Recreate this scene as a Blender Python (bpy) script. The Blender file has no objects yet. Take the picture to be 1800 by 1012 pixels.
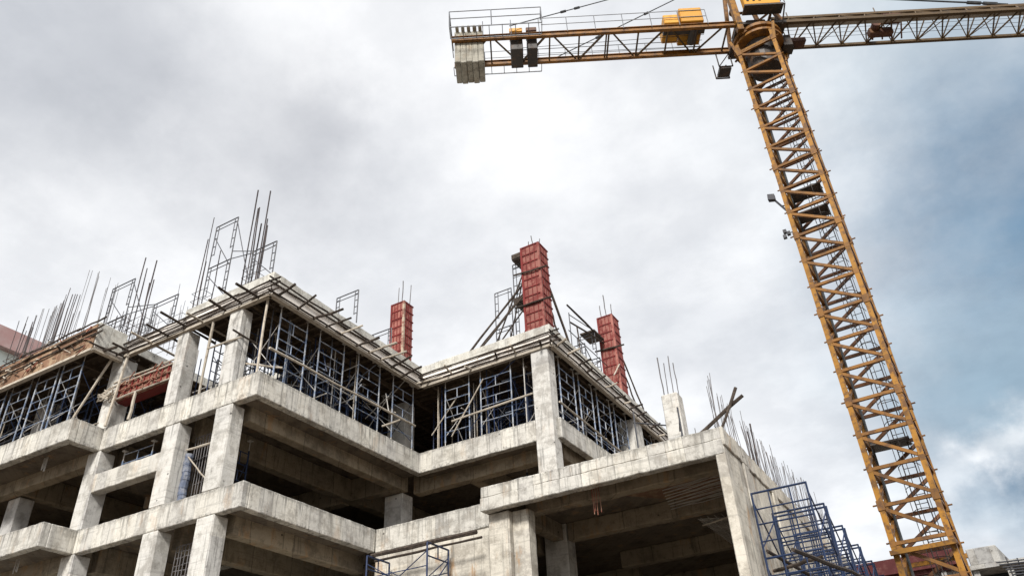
import bpy, math, random
from mathutils import Vector, Matrix
random.seed(7)
S = bpy.context.scene
COL = S.collection

# ------------------------------------------------------------------ camera
cam_d = bpy.data.cameras.new("camera")
cam = bpy.data.objects.new("camera", cam_d)
COL.objects.link(cam)
R_ = Vector((0.86053, 0.50718, -0.04759)); U_ = Vector((0.31703, -0.46008, 0.82935)); F_ = Vector((-0.39873, 0.72877, 0.5567))
mw = Matrix.Identity(4)
for i in range(3):
    mw[i][0] = R_[i]; mw[i][1] = U_[i]; mw[i][2] = -F_[i]
cam.matrix_world = mw
cam_d.sensor_width = 36.0
cam_d.lens = 36.0 * 1387.4 / 1800.0
cam_d.clip_start = 0.1
cam_d.clip_end = 6000
S.camera = cam
GZ = -1.6                                   # the ground, the camera is at eye height above it

# ------------------------------------------------------------------ sun, exposure
SUN_TO = Vector((0.27, -0.74, 0.60)).normalized()
sd = bpy.data.lights.new("sun", 'SUN'); sd.energy = 4.4; sd.angle = math.radians(12); sd.color = (1.0, 0.965, 0.91)
sun = bpy.data.objects.new("sun", sd); COL.objects.link(sun)
sun.rotation_euler = (-SUN_TO).to_track_quat('-Z', 'Y').to_euler()
S.view_settings.view_transform = 'Standard'
S.view_settings.look = 'None'
S.view_settings.exposure = 0.18
S.view_settings.gamma = 1.0
S.cycles.max_bounces = 6

# ------------------------------------------------------------------ node helpers
class NT:
    def __init__(s, tree): s.t = tree; s.n = tree.nodes; s.l = tree.links
    def new(s, typ, **kw):
        n = s.n.new(typ)
        for k, v in kw.items(): setattr(n, k, v)
        return n
    def link(s, a, b): s.l.new(a, b)
    def val(s, sock, v):
        if isinstance(v, bpy.types.NodeSocket): s.link(v, sock)
        else: sock.default_value = v
    def math(s, op, a, b=0.0, clamp=False):
        n = s.new('ShaderNodeMath', operation=op, use_clamp=clamp); s.val(n.inputs[0], a); s.val(n.inputs[1], b); return n.outputs[0]
    def vmath(s, op, a, b=(0, 0, 0)):
        n = s.new('ShaderNodeVectorMath', operation=op); s.val(n.inputs[0], a); s.val(n.inputs[1], b)
        return n.outputs['Value'] if op in ('DOT_PRODUCT', 'LENGTH') else n.outputs[0]
    def noise(s, vec, scale, detail=4, rough=0.55, dim='3D'):
        n = s.new('ShaderNodeTexNoise', noise_dimensions=dim)
        s.val(n.inputs['Vector'], vec); n.inputs['Scale'].default_value = scale
        n.inputs['Detail'].default_value = detail; n.inputs['Roughness'].default_value = rough
        return n.outputs['Fac']
    def ramp(s, fac, lo, hi, a=0.0, b=1.0):
        n = s.new('ShaderNodeMapRange'); n.clamp = True
        n.interpolation_type = 'SMOOTHSTEP'
        s.val(n.inputs[0], fac); n.inputs[1].default_value = lo; n.inputs[2].default_value = hi
        n.inputs[3].default_value = a; n.inputs[4].default_value = b
        return n.outputs[0]
    def mix(s, fac, a, b, blend='MIX'):
        n = s.new('ShaderNodeMix', data_type='RGBA', blend_type=blend)
        s.val(n.inputs[0], fac)
        for sock, v in ((n.inputs[6], a), (n.inputs[7], b)):
            if isinstance(v, tuple): v = (*v[:3], 1.0)
            s.val(sock, v)
        return n.outputs[2]

# ------------------------------------------------------------------ world: Nishita sky behind a broken layer of cloud
W = bpy.data.worlds.new("World"); S.world = W; W.use_nodes = True
W.node_tree.nodes.clear()
n = NT(W.node_tree)
out = n.new('ShaderNodeOutputWorld')
sky = n.new('ShaderNodeTexSky', sky_type='NISHITA'); sky.sun_disc = False
sky.sun_elevation = math.asin(SUN_TO.z); sky.sun_rotation = math.atan2(SUN_TO.x, SUN_TO.y)
bg_sky = n.new('ShaderNodeBackground'); n.link(sky.outputs[0], bg_sky.inputs[0]); bg_sky.inputs[1].default_value = 0.11
gen = n.new('ShaderNodeTexCoord').outputs['Generated']
wn = n.new('ShaderNodeTexNoise'); wn.inputs['Scale'].default_value = 3.4; wn.inputs['Detail'].default_value = 5
n.link(gen, wn.inputs['Vector'])
wv = n.vmath('SUBTRACT', wn.outputs['Color'], (0.5, 0.5, 0.5))
sc = n.new('ShaderNodeVectorMath', operation='SCALE'); n.link(wv, sc.inputs[0]); sc.inputs['Scale'].default_value = 0.09
wn2 = n.new('ShaderNodeTexNoise'); wn2.inputs['Scale'].default_value = 11; wn2.inputs['Detail'].default_value = 7; wn2.inputs['Roughness'].default_value = 0.6
n.link(gen, wn2.inputs['Vector'])
sc2 = n.new('ShaderNodeVectorMath', operation='SCALE'); n.link(n.vmath('SUBTRACT', wn2.outputs['Color'], (0.5, 0.5, 0.5)), sc2.inputs[0]); sc2.inputs['Scale'].default_value = 0.13
dirv = n.vmath('NORMALIZE', n.vmath('ADD', n.vmath('ADD', gen, sc.outputs[0]), sc2.outputs[0]))
sep = n.new('ShaderNodeSeparateXYZ'); n.link(gen, sep.inputs[0])
zz = n.math('ADD', n.math('MAXIMUM', sep.outputs[2], 0.0), 0.18)
cmb = n.new('ShaderNodeCombineXYZ')
n.link(n.math('DIVIDE', sep.outputs[0], zz), cmb.inputs[0]); n.link(n.math('DIVIDE', sep.outputs[1], zz), cmb.inputs[1])
f1 = n.noise(cmb.outputs[0], 1.7, 7, 0.55)
f2 = n.noise(cmb.outputs[0], 0.8, 5, 0.5)
f3 = n.noise(cmb.outputs[0], 4.5, 6, 0.6)
col = n.mix(n.ramp(f2, 0.38, 0.60), (0.80, 0.815, 0.84), (0.99, 0.99, 0.995))
blobs = [  # direction, colour, sharpness, weight
    ((-0.348, 0.653, 0.672), (0.98, 0.98, 0.985), 16, 0.9),
    ((-0.40, 0.36, 0.84), (0.97, 0.97, 0.98), 18, 0.7),
    ((-0.675, 0.186, 0.714), (0.54, 0.56, 0.60), 40, 0.85),
    ((-0.627, 0.319, 0.711), (0.52, 0.535, 0.57), 150, 0.8),
    ((-0.526, 0.485, 0.699), (0.56, 0.57, 0.60), 260, 0.75),
    ((-0.56, 0.50, 0.655), (0.60, 0.61, 0.64), 200, 0.7),
    ((0.20, 0.70, 0.68), (0.52, 0.62, 0.69), 45, 0.7),
    ((0.165, 0.842, 0.513), (0.07, 0.19, 0.33), 75, 1.0),
    ((0.16, 0.89, 0.43), (0.17, 0.31, 0.45), 130, 0.9),
    ((0.03, 0.92, 0.39), (0.60, 0.69, 0.76), 120, 0.6),
    ((0.055, 0.934, 0.353), (0.36, 0.47, 0.56), 260, 0.85),
    ((0.105, 0.932, 0.345), (0.28, 0.40, 0.50), 260, 0.85),
    ((0.05, 0.962, 0.268), (0.22, 0.34, 0.45), 500, 0.8),
    ((0.045, 0.963, 0.266), (0.12, 0.22, 0.33), 1500, 0.9),
    ((0.083, 0.962, 0.260), (0.10, 0.20, 0.31), 1300, 0.95),
    ((-0.003, 0.961, 0.276), (0.80, 0.84, 0.88), 2200, 0.8),
    ((0.038, 0.955, 0.294), (0.93, 0.95, 0.97), 2600, 0.95),
    ((0.083, 0.946, 0.312), (0.90, 0.93, 0.95), 2200, 0.9),
    ((0.027, 0.975, 0.222), (0.66, 0.73, 0.79), 1800, 0.7),
]
for d, c, k, w in blobs:
    dn = Vector(d).normalized()
    e = n.math('EXPONENT', n.math('MULTIPLY', n.math('SUBTRACT', n.vmath('DOT_PRODUCT', dirv, tuple(dn)), 1.0), k))
    e = n.math('MULTIPLY', n.math('MULTIPLY', e, w), n.ramp(f1, 0.36, 0.54, 0.65, 1.0))
    col = n.mix(e, col, c)
col = n.mix(1.0, col, n.mix(n.ramp(f1, 0.35, 0.65), (0.87, 0.88, 0.895), (1.05, 1.05, 1.045)), 'MULTIPLY')
col = n.mix(1.0, col, n.mix(n.ramp(f3, 0.35, 0.65), (0.90, 0.905, 0.915), (1.04, 1.04, 1.04)), 'MULTIPLY')
bg_cl = n.new('ShaderNodeBackground'); n.link(col, bg_cl.inputs[0]); bg_cl.inputs[1].default_value = 1.0
mx = n.new('ShaderNodeMixShader'); mx.inputs[0].default_value = 0.93
n.link(bg_sky.outputs[0], mx.inputs[1]); n.link(bg_cl.outputs[0], mx.inputs[2])
n.link(mx.outputs[0], out.inputs[0])

# ------------------------------------------------------------------ materials
def new_mat(name, rough=0.8, metal=0.0):
    m = bpy.data.materials.new(name); m.use_nodes = True
    k = NT(m.node_tree); b = m.node_tree.nodes['Principled BSDF']
    b.inputs['Roughness'].default_value = rough; b.inputs['Metallic'].default_value = metal
    if 'Specular IOR Level' in b.inputs: b.inputs['Specular IOR Level'].default_value = 0.3
    k.pos = k.new('ShaderNodeNewGeometry').outputs['Position']
    k.bsdf = b
    return m, k
def scaled(k, v, s):
    return k.vmath('MULTIPLY', v, s)
def bump(k, h, strength=0.3, dist=0.02):
    b = k.new('ShaderNodeBump'); b.inputs['Strength'].default_value = strength; b.inputs['Distance'].default_value = dist
    k.link(h, b.inputs['Height']); k.link(b.outputs[0], k.bsdf.inputs['Normal'])

def concrete(name, base, panel=1.15, rust=0.25, streak=0.5, joint=0.65, tops=()):
    m, k = new_mat(name, 0.9)
    s = k.new('ShaderNodeSeparateXYZ'); k.link(k.pos, s.inputs[0])
    wob = k.noise(k.pos, 1.3, 2)
    u = k.math('ADD', k.math('ADD', k.math('MULTIPLY', k.math('ADD', s.outputs[0], s.outputs[1]), panel), 100.0), k.math('MULTIPLY', wob, 0.06))
    fr = k.math('FRACT', u); fl = k.math('FLOOR', u)
    wnz = k.new('ShaderNodeTexWhiteNoise', noise_dimensions='2D')
    cx = k.new('ShaderNodeCombineXYZ'); k.link(fl, cx.inputs[0]); k.link(k.math('FLOOR', k.math('MULTIPLY', s.outputs[2], 0.28)), cx.inputs[1])
    k.link(cx.outputs[0], wnz.inputs['Vector'])
    pan = wnz.outputs['Value']
    big = k.noise(k.pos, 0.45, 4, 0.5)
    mid = k.noise(k.pos, 1.9, 9, 0.72)
    chip = k.noise(k.pos, 7.0, 8, 0.75)
    fine = k.noise(k.pos, 30, 4, 0.75)
    st = k.noise(scaled(k, k.pos, (9.0, 9.0, 0.5)), 1.0, 6, 0.7)
    hz = k.noise(scaled(k, k.pos, (0.6, 0.6, 12.0)), 1.0, 4, 0.65)
    c = k.mix(k.ramp(big, 0.35, 0.65), tuple(x * 0.86 for x in base), tuple(min(.8, x * 1.12) for x in base))
    c = k.mix(1.0, c, k.mix(pan, (0.76, 0.765, 0.79), (1.14, 1.13, 1.10)), 'MULTIPLY')
    c = k.mix(k.math('MULTIPLY', k.ramp(mid, 0.55, 0.45), 0.42), c, (min(.8, base[0] * 1.38), min(.8, base[1] * 1.40), min(.8, base[2] * 1.42)))
    c = k.mix(k.math('MULTIPLY', k.ramp(mid, 0.53, 0.60), 0.50), c, tuple(x * y for x, y in zip(base, (0.56, 0.54, 0.52))))
    c = k.mix(k.math('MULTIPLY', k.math('MULTIPLY', k.ramp(st, 0.54, 0.63), k.ramp(big, 0.4, 0.6, 0.35, 1.0)), streak), c, tuple(x * 0.36 for x in base))
    c = k.mix(k.math('MULTIPLY', k.ramp(hz, 0.56, 0.64), 0.35), c, tuple(x * 0.50 for x in base))
    jt = k.math('MULTIPLY', k.ramp(k.math('ABSOLUTE', k.math('SUBTRACT', fr, 0.5)), 0.484, 0.496), k.ramp(chip, 0.35, 0.55, 0.25, 1.0))
    c = k.mix(k.math('MULTIPLY', jt, joint), c, tuple(x * 0.28 for x in base))
    rs = k.noise(scaled(k, k.pos, (1.6, 1.6, 0.6)), 1.2, 7, 0.65)
    c = k.mix(k.math('MULTIPLY', k.ramp(rs, 0.56, 0.68), rust), c, (0.38, 0.22, 0.10))
    c = k.mix(k.math('MULTIPLY', k.math('MULTIPLY', k.ramp(chip, 0.60, 0.66), k.ramp(mid, 0.42, 0.6)), 0.75), c, tuple(x * 0.25 for x in base))
    for zt in tops:                       # black mould on the upper lip of each slab and the drips that run down from it
        dz = k.math('SUBTRACT', zt + 0.02, s.outputs[2])
        lip = k.math('MULTIPLY', k.ramp(dz, 0.17, 0.05), k.ramp(dz, -0.05, -0.01))
        c = k.mix(k.math('MULTIPLY', k.math('MULTIPLY', lip, k.ramp(chip, 0.44, 0.54)), 0.6), c, tuple(x * 0.26 for x in base))
        drip = k.math('MULTIPLY', k.math('MULTIPLY', k.ramp(dz, 0.75, 0.1), k.ramp(dz, -0.05, -0.01)), k.ramp(st, 0.50, 0.58))
        c = k.mix(k.math('MULTIPLY', drip, 0.55), c, tuple(x * 0.38 for x in base))
        foot = k.math('MULTIPLY', k.ramp(dz, 0.62, 0.76), k.ramp(dz, 0.95, 0.86))
        c = k.mix(k.math('MULTIPLY', k.math('MULTIPLY', foot, k.ramp(chip, 0.50, 0.58)), 0.6), c, tuple(x * 0.25 for x in base))
    vo = k.new('ShaderNodeTexVoronoi'); vo.inputs['Scale'].default_value = 1.7; k.link(k.pos, vo.inputs['Vector'])
    pit = k.math('MULTIPLY', k.ramp(vo.outputs['Distance'], 0.075, 0.05), k.ramp(big, 0.35, 0.5))
    c = k.mix(k.math('MULTIPLY', pit, 0.85), c, tuple(x * 0.14 for x in base))
    c = k.mix(1.0, c, k.mix(fine, (0.76, 0.76, 0.76), (1.2, 1.2, 1.2)), 'MULTIPLY')
    k.link(c, k.bsdf.inputs['Base Color'])
    h = k.math('ADD', k.math('MULTIPLY', fine, 0.5), k.math('ADD', k.math('MULTIPLY', chip, 1.0), k.math('MULTIPLY', jt, -0.8)))
    bump(k, h, 0.6, 0.03)
    return m
def worn(name, base, alt, scale=6.0, lo=0.45, hi=0.65, rough=0.6, metal=0.0, amt=0.8, dark=0.25):
    m, k = new_mat(name, rough, metal)
    a = k.noise(k.pos, scale, 6, 0.65); b = k.noise(k.pos, scale * 0.35, 3)
    oi = k.new('ShaderNodeObjectInfo').outputs['Random']
    c = k.mix(k.math('MULTIPLY', k.ramp(a, lo, hi), amt), base, alt)
    c = k.mix(k.math('MULTIPLY', k.ramp(b, 0.45, 0.7), dark), c, tuple(x * 0.35 for x in base))
    c = k.mix(1.0, c, k.mix(oi, (0.82, 0.82, 0.82), (1.15, 1.15, 1.15)), 'MULTIPLY')
    k.link(c, k.bsdf.inputs['Base Color'])
    bump(k, a, 0.2, 0.01)
    return m
M = {}
M['concrete'] = concrete('concrete', (0.50, 0.478, 0.432), panel=1.9, streak=0.6, tops=(8.53, 12.13))
M['concrete_col'] = concrete('concrete_column', (0.50, 0.485, 0.455), panel=0.31, rust=0.15, streak=0.65, joint=0.2)
M['concrete_wall'] = concrete('concrete_stained_wall', (0.51, 0.475, 0.41), rust=0.7, streak=0.9)
M['concrete_new'] = concrete('fresh_concrete', (0.50, 0.485, 0.44), rust=0.15, streak=0.5, joint=0.35)
M['soffit'] = concrete('shade_darkened_board_soffit', (0.14, 0.115, 0.088), panel=3.2, rust=0.35, streak=0.2, joint=0.8)  # concrete darkened, the shade of the undersides is put into its colour
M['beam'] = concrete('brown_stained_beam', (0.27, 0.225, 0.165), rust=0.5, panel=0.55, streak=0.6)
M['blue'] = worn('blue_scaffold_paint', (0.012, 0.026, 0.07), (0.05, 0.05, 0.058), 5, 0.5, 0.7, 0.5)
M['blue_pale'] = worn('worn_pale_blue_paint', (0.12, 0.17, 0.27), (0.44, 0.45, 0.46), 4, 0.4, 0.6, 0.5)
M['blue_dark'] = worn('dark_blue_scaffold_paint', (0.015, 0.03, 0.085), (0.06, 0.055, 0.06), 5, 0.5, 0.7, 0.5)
M['grey_steel'] = worn('dull_grey_steel', (0.055, 0.058, 0.068), (0.11, 0.09, 0.08), 7, 0.5, 0.7, 0.5)
M['galv'] = worn('pale_galvanised_tube', (0.50, 0.48, 0.45), (0.30, 0.27, 0.24), 5, 0.5, 0.7, 0.5)
M['rebar'] = worn('rusty_rebar', (0.055, 0.048, 0.05), (0.11, 0.07, 0.05), 9, 0.5, 0.7, 0.8)
M['rebar_grey'] = worn('grey_rebar', (0.15, 0.145, 0.15), (0.16, 0.12, 0.10), 9, 0.5, 0.7, 0.8)
M['pole'] = worn('dark_weathered_timber', (0.042, 0.032, 0.026), (0.11, 0.085, 0.065), 8, 0.45, 0.7, 0.9)
M['timber'] = worn('pale_timber', (0.46, 0.41, 0.34), (0.26, 0.21, 0.16), 5, 0.45, 0.7, 0.85)
M['ply'] = worn('plywood_panel', (0.78, 0.73, 0.67), (0.52, 0.44, 0.36), 2.2, 0.52, 0.70, 0.85, dark=0.12)
M['ply_brown'] = worn('rusty_brown_shuttering', (0.21, 0.12, 0.075), (0.34, 0.25, 0.16), 3.5, 0.45, 0.62, 0.9)
M['joist'] = worn('brown_joist_timber', (0.09, 0.065, 0.045), (0.16, 0.12, 0.08), 5, 0.45, 0.7, 0.9)
M['red'] = worn('red_formwork_steel', (0.31, 0.12, 0.095), (0.19, 0.035, 0.028), 3.0, 0.46, 0.58, 0.65, amt=0.9)
M['red_dark'] = worn('dark_red_formwork_rib', (0.16, 0.018, 0.016), (0.10, 0.03, 0.025), 6, 0.5, 0.7, 0.65)
M['corner'] = worn('rust_streaked_beige_angle', (0.45, 0.36, 0.27), (0.22, 0.07, 0.05), 3.5, 0.45, 0.58, 0.7, amt=0.9)
M['red_beam'] = worn('faded_red_beam_formwork', (0.24, 0.075, 0.05), (0.33, 0.23, 0.16), 5, 0.42, 0.6, 0.7)
M['crane'] = worn('crane_ochre_paint', (0.31, 0.142, 0.014), (0.085, 0.038, 0.016), 3.2, 0.46, 0.60, 0.5, amt=0.85, dark=0.55)
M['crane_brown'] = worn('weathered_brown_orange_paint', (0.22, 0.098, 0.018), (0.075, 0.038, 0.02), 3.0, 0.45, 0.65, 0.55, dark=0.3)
M['crane_shade'] = worn('shaded_side_brown_paint', (0.15, 0.062, 0.022), (0.07, 0.035, 0.022), 2.0, 0.45, 0.65, 0.55, dark=0.4)  # darker copy of the lattice paint, shade painted on the right and back faces
M['crane_yellow'] = worn('cab_yellow_paint', (0.56, 0.27, 0.03), (0.30, 0.14, 0.03), 3.0, 0.55, 0.75, 0.45, amt=0.6)
M['crane_dark'] = worn('dark_greasy_steel', (0.045, 0.038, 0.034), (0.12, 0.07, 0.04), 3.0, 0.5, 0.7, 0.5)
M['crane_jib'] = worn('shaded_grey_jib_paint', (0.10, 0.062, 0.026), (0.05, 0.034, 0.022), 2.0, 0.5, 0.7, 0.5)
M['crane_pale'] = worn('pale_galvanised_walkway', (0.30, 0.27, 0.23), (0.2, 0.16, 0.13), 3.0, 0.5, 0.7, 0.5)
M['rail'] = worn('grey_handrail', (0.20, 0.21, 0.23), (0.12, 0.10, 0.09), 4.0, 0.5, 0.7, 0.5)
M['cw'] = concrete('counterweight_concrete', (0.33, 0.31, 0.26), panel=0.2, rust=0.2, streak=0.7, joint=0.0)
M['cable'] = worn('steel_cable', (0.05, 0.055, 0.06), (0.09, 0.09, 0.09), 5)
M['trolley'] = worn('rust_red_trolley', (0.075, 0.03, 0.02), (0.14, 0.07, 0.03), 4)
M['far_wall'] = concrete('far_render_wall', (0.36, 0.35, 0.33), rust=0.1, streak=0.3)
M['mint'] = worn('pale_mint_wall', (0.58, 0.64, 0.62), (0.48, 0.52, 0.50), 0.8, 0.5, 0.7, 0.8, dark=0.1)
M['far_red'] = worn('far_dark_red_roof', (0.085, 0.02, 0.02), (0.14, 0.06, 0.05), 2.0, 0.5, 0.7, 0.8)
M['pink_red'] = worn('faded_rose_roof', (0.40, 0.25, 0.24), (0.46, 0.34, 0.33), 0.6, 0.45, 0.65, 0.8, dark=0.15)
M['black'] = worn('dark_glass', (0.02, 0.022, 0.025), (0.04, 0.04, 0.04), 3.0, rough=0.3)
M['lamp'] = worn('dark_lamp_housing', (0.05, 0.05, 0.06), (0.1, 0.1, 0.1), 5)
M['white'] = worn('pale_lamp_glass', (0.5, 0.52, 0.55), (0.4, 0.42, 0.44), 5)
M['duct'] = worn('blue_grey_net_roll', (0.13, 0.155, 0.22), (0.27, 0.28, 0.31), 7, 0.45, 0.6, 0.8)
gm, k = new_mat('site_dirt', 0.95)
a = k.noise(k.pos, 0.35, 8, 0.65); b_ = k.noise(k.pos, 3.0, 6, 0.7)
c = k.mix(k.ramp(a, 0.35, 0.65), (0.11, 0.088, 0.068), (0.17, 0.138, 0.108)); c = k.mix(k.ramp(b_, 0.4, 0.7), c, (0.12, 0.095, 0.07))
k.link(c, k.bsdf.inputs['Base Color']); bump(k, b_, 0.6, 0.05)
M['ground'] = gm

# ------------------------------------------------------------------ mesh helpers
class MB:
    def __init__(s): s.v = []; s.f = []
    def hexa(s, p):              # 8 points: bottom 4 ccw, top 4 ccw
        o = len(s.v); s.v += [tuple(q) for q in p]
        for f in ((3, 2, 1, 0), (4, 5, 6, 7), (0, 1, 5, 4), (1, 2, 6, 5), (2, 3, 7, 6), (3, 0, 4, 7)):
            s.f.append(tuple(o + i for i in f))
        return s
    def box(s, x0, x1, y0, y1, z0, z1):
        return s.hexa([(x0, y0, z0), (x1, y0, z0), (x1, y1, z0), (x0, y1, z0), (x0, y0, z1), (x1, y0, z1), (x1, y1, z1), (x0, y1, z1)])
    def prism(s, poly, z0, z1):
        o = len(s.v); m = len(poly)
        s.v += [(x, y, z0) for x, y in poly] + [(x, y, z1) for x, y in poly]
        s.f.append(tuple(o + i for i in reversed(range(m)))); s.f.append(tuple(o + m + i for i in range(m)))
        for i in range(m):
            j = (i + 1) % m; s.f.append((o + i, o + j, o + m + j, o + m + i))
        return s
    def bar(s, p, q, r, nn=6, r2=None, up=None):
        p = Vector(p); q = Vector(q); d = (q - p)
        if d.length < 1e-6: return s
        d.normalize()
        a = Vector(up) if up is not None else (Vector((0, 0, 1)) if abs(d.z) < 0.9 else Vector((1, 0, 0)))
        e1 = d.cross(a).normalized(); e2 = d.cross(e1)
        r2 = r if r2 is None else r2
        o = len(s.v)
        ph = math.pi / 4 if nn == 4 else 0
        for pt, rr in ((p, r), (q, r2)):
            for i in range(nn):
                t = ph + 2 * math.pi * i / nn
                s.v.append(tuple(pt + (e1 * math.cos(t) + e2 * math.sin(t)) * rr))
        for i in range(nn):
            j = (i + 1) % nn; s.f.append((o + i, o + j, o + nn + j, o + nn + i))
        s.f.append(tuple(o + i for i in reversed(range(nn)))); s.f.append(tuple(o + nn + i for i in range(nn)))
        return s
    def crooked(s, p, q, r, seg=4, j=0.03, nn=6):
        p = Vector(p); q = Vector(q); pts = [p]
        for i in range(1, seg):
            pts.append(p.lerp(q, i / seg) + Vector((random.uniform(-j, j), random.uniform(-j, j), random.uniform(-j, j))))
        pts.append(q)
        d = (q - p).normalized()
        a = Vector((0, 0, 1)) if abs(d.z) < 0.9 else Vector((1, 0, 0))
        e1 = d.cross(a).normalized(); e2 = d.cross(e1)
        o = len(s.v)
        for i, pt in enumerate(pts):
            rr = r * random.uniform(0.85, 1.1)
            for t in range(nn):
                an = 2 * math.pi * t / nn; s.v.append(tuple(pt + (e1 * math.cos(an) + e2 * math.sin(an)) * rr))
        for i in range(len(pts) - 1):
            for t in range(nn):
                u = (t + 1) % nn; s.f.append((o + i * nn + t, o + i * nn + u, o + (i + 1) * nn + u, o + (i + 1) * nn + t))
        s.f.append(tuple(o + t for t in reversed(range(nn)))); e = o + (len(pts) - 1) * nn
        s.f.append(tuple(e + t for t in range(nn)))
        return s
    def rough_box(s, x0, x1, y0, y1, z0, z1, step=0.22, j=0.011):
        """box cut into short lengths along its longest side, corners uneven like cast concrete"""
        L = [x1 - x0, y1 - y0, z1 - z0]; ax = L.index(max(L)); m = max(1, min(140, int(L[ax] / step)))
        lo = [x0, y0, z0]; hi = [x1, y1, z1]; a, b = [(1, 2), (2, 0), (0, 1)][ax]
        o = len(s.v)
        for i in range(m + 1):
            t = lo[ax] + L[ax] * i / m
            for (ca, cb) in ((0, 0), (1, 0), (1, 1), (0, 1)):
                p = [0, 0, 0]; p[ax] = t; p[a] = (hi if ca else lo)[a] + random.uniform(-j, j) * 0.4; p[b] = (hi if cb else lo)[b] + random.uniform(-j, j)
                s.v.append(tuple(p))
        for i in range(m):
            for c_ in range(4):
                d = (c_ + 1) % 4; s.f.append((o + 4 * i + c_, o + 4 * i + d, o + 4 * (i + 1) + d, o + 4 * (i + 1) + c_))
        s.f.append((o + 3, o + 2, o + 1, o)); e = o + 4 * m; s.f.append((e, e + 1, e + 2, e + 3))
        return s
    def lathe(s, c, prof, nn=24):
        o = len(s.v)
        for r, z in prof:
            for i in range(nn):
                t = 2 * math.pi * i / nn; s.v.append((c[0] + r * math.cos(t), c[1] + r * math.sin(t), z))
        for k_ in range(len(prof) - 1):
            for i in range(nn):
                j = (i + 1) % nn; s.f.append((o + k_ * nn + i, o + k_ * nn + j, o + (k_ + 1) * nn + j, o + (k_ + 1) * nn + i))
        s.f.append(tuple(o + i for i in reversed(range(nn)))); e = o + (len(prof) - 1) * nn; s.f.append(tuple(e + i for i in range(nn)))
        return s
    def build(s, name, mat, parent=None, origin=None, bevel=0.0, label=None):
        if origin is None:
            origin = parent.matrix_world_loc if parent is not None and hasattr(parent, 'matrix_world_loc') else None
        if origin is None:
            if parent is not None:
                origin = Vector(WL[parent.name])
            else:
                xs = [v[0] for v in s.v]; ys = [v[1] for v in s.v]; zs = [v[2] for v in s.v]
                origin = Vector(((min(xs) + max(xs)) / 2, (min(ys) + max(ys)) / 2, min(zs)))
        origin = Vector(origin)
        me = bpy.data.meshes.new(name)
        me.from_pydata([(v[0] - origin.x, v[1] - origin.y, v[2] - origin.z) for v in s.v], [], s.f)
        me.materials.append(M[mat] if isinstance(mat, str) else mat); me.validate(); me.update()
        o = bpy.data.objects.new(name, me); COL.objects.link(o)
        if parent is not None: o.parent = parent; o.location = origin - Vector(WL[parent.name])
        else: o.location = origin
        WL[o.name] = tuple(origin)
        if bevel:
            b = o.modifiers.new('bevel', 'BEVEL'); b.width = bevel; b.segments = 1; b.limit_method = 'ANGLE'; b.angle_limit = math.radians(50)
        if label: o['label'] = label
        return o
WL = {}
def thing(name, loc, label, cat, group=None):
    o = bpy.data.objects.new(name, None); COL.objects.link(o); o.location = loc; o.empty_display_size = 0.3
    WL[o.name] = tuple(loc)
    o['label'] = label; o['category'] = cat
    if group: o['group'] = group
    return o
def tag(o, label, cat, group=None):
    o['label'] = label; o['category'] = cat
    if group: o['group'] = group
    return o
def structure(o): o['kind'] = 'structure'; return o
def bx(name, mat, par, x0, x1, y0, y1, z0, z1, bevel=0.0): return MB().box(x0, x1, y0, y1, z0, z1).build(name, mat, par, bevel=bevel)
def rb(name, mat, par, x0, x1, y0, y1, z0, z1, bevel=0.022, j=0.011, step=0.22): return MB().rough_box(x0, x1, y0, y1, z0, z1, step, j).build(name, mat, par, bevel=bevel)
def rod(name, mat, par, p, q, r, nn=6, r2=None): return MB().bar(p, q, r, nn, r2).build(name, mat, par)

# ------------------------------------------------------------------ ground
structure(MB().prism([(-3000, -3000), (3000, -3000), (3000, 3000), (-3000, 3000)], GZ - 1.0, GZ).build('ground', 'ground'))

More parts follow.
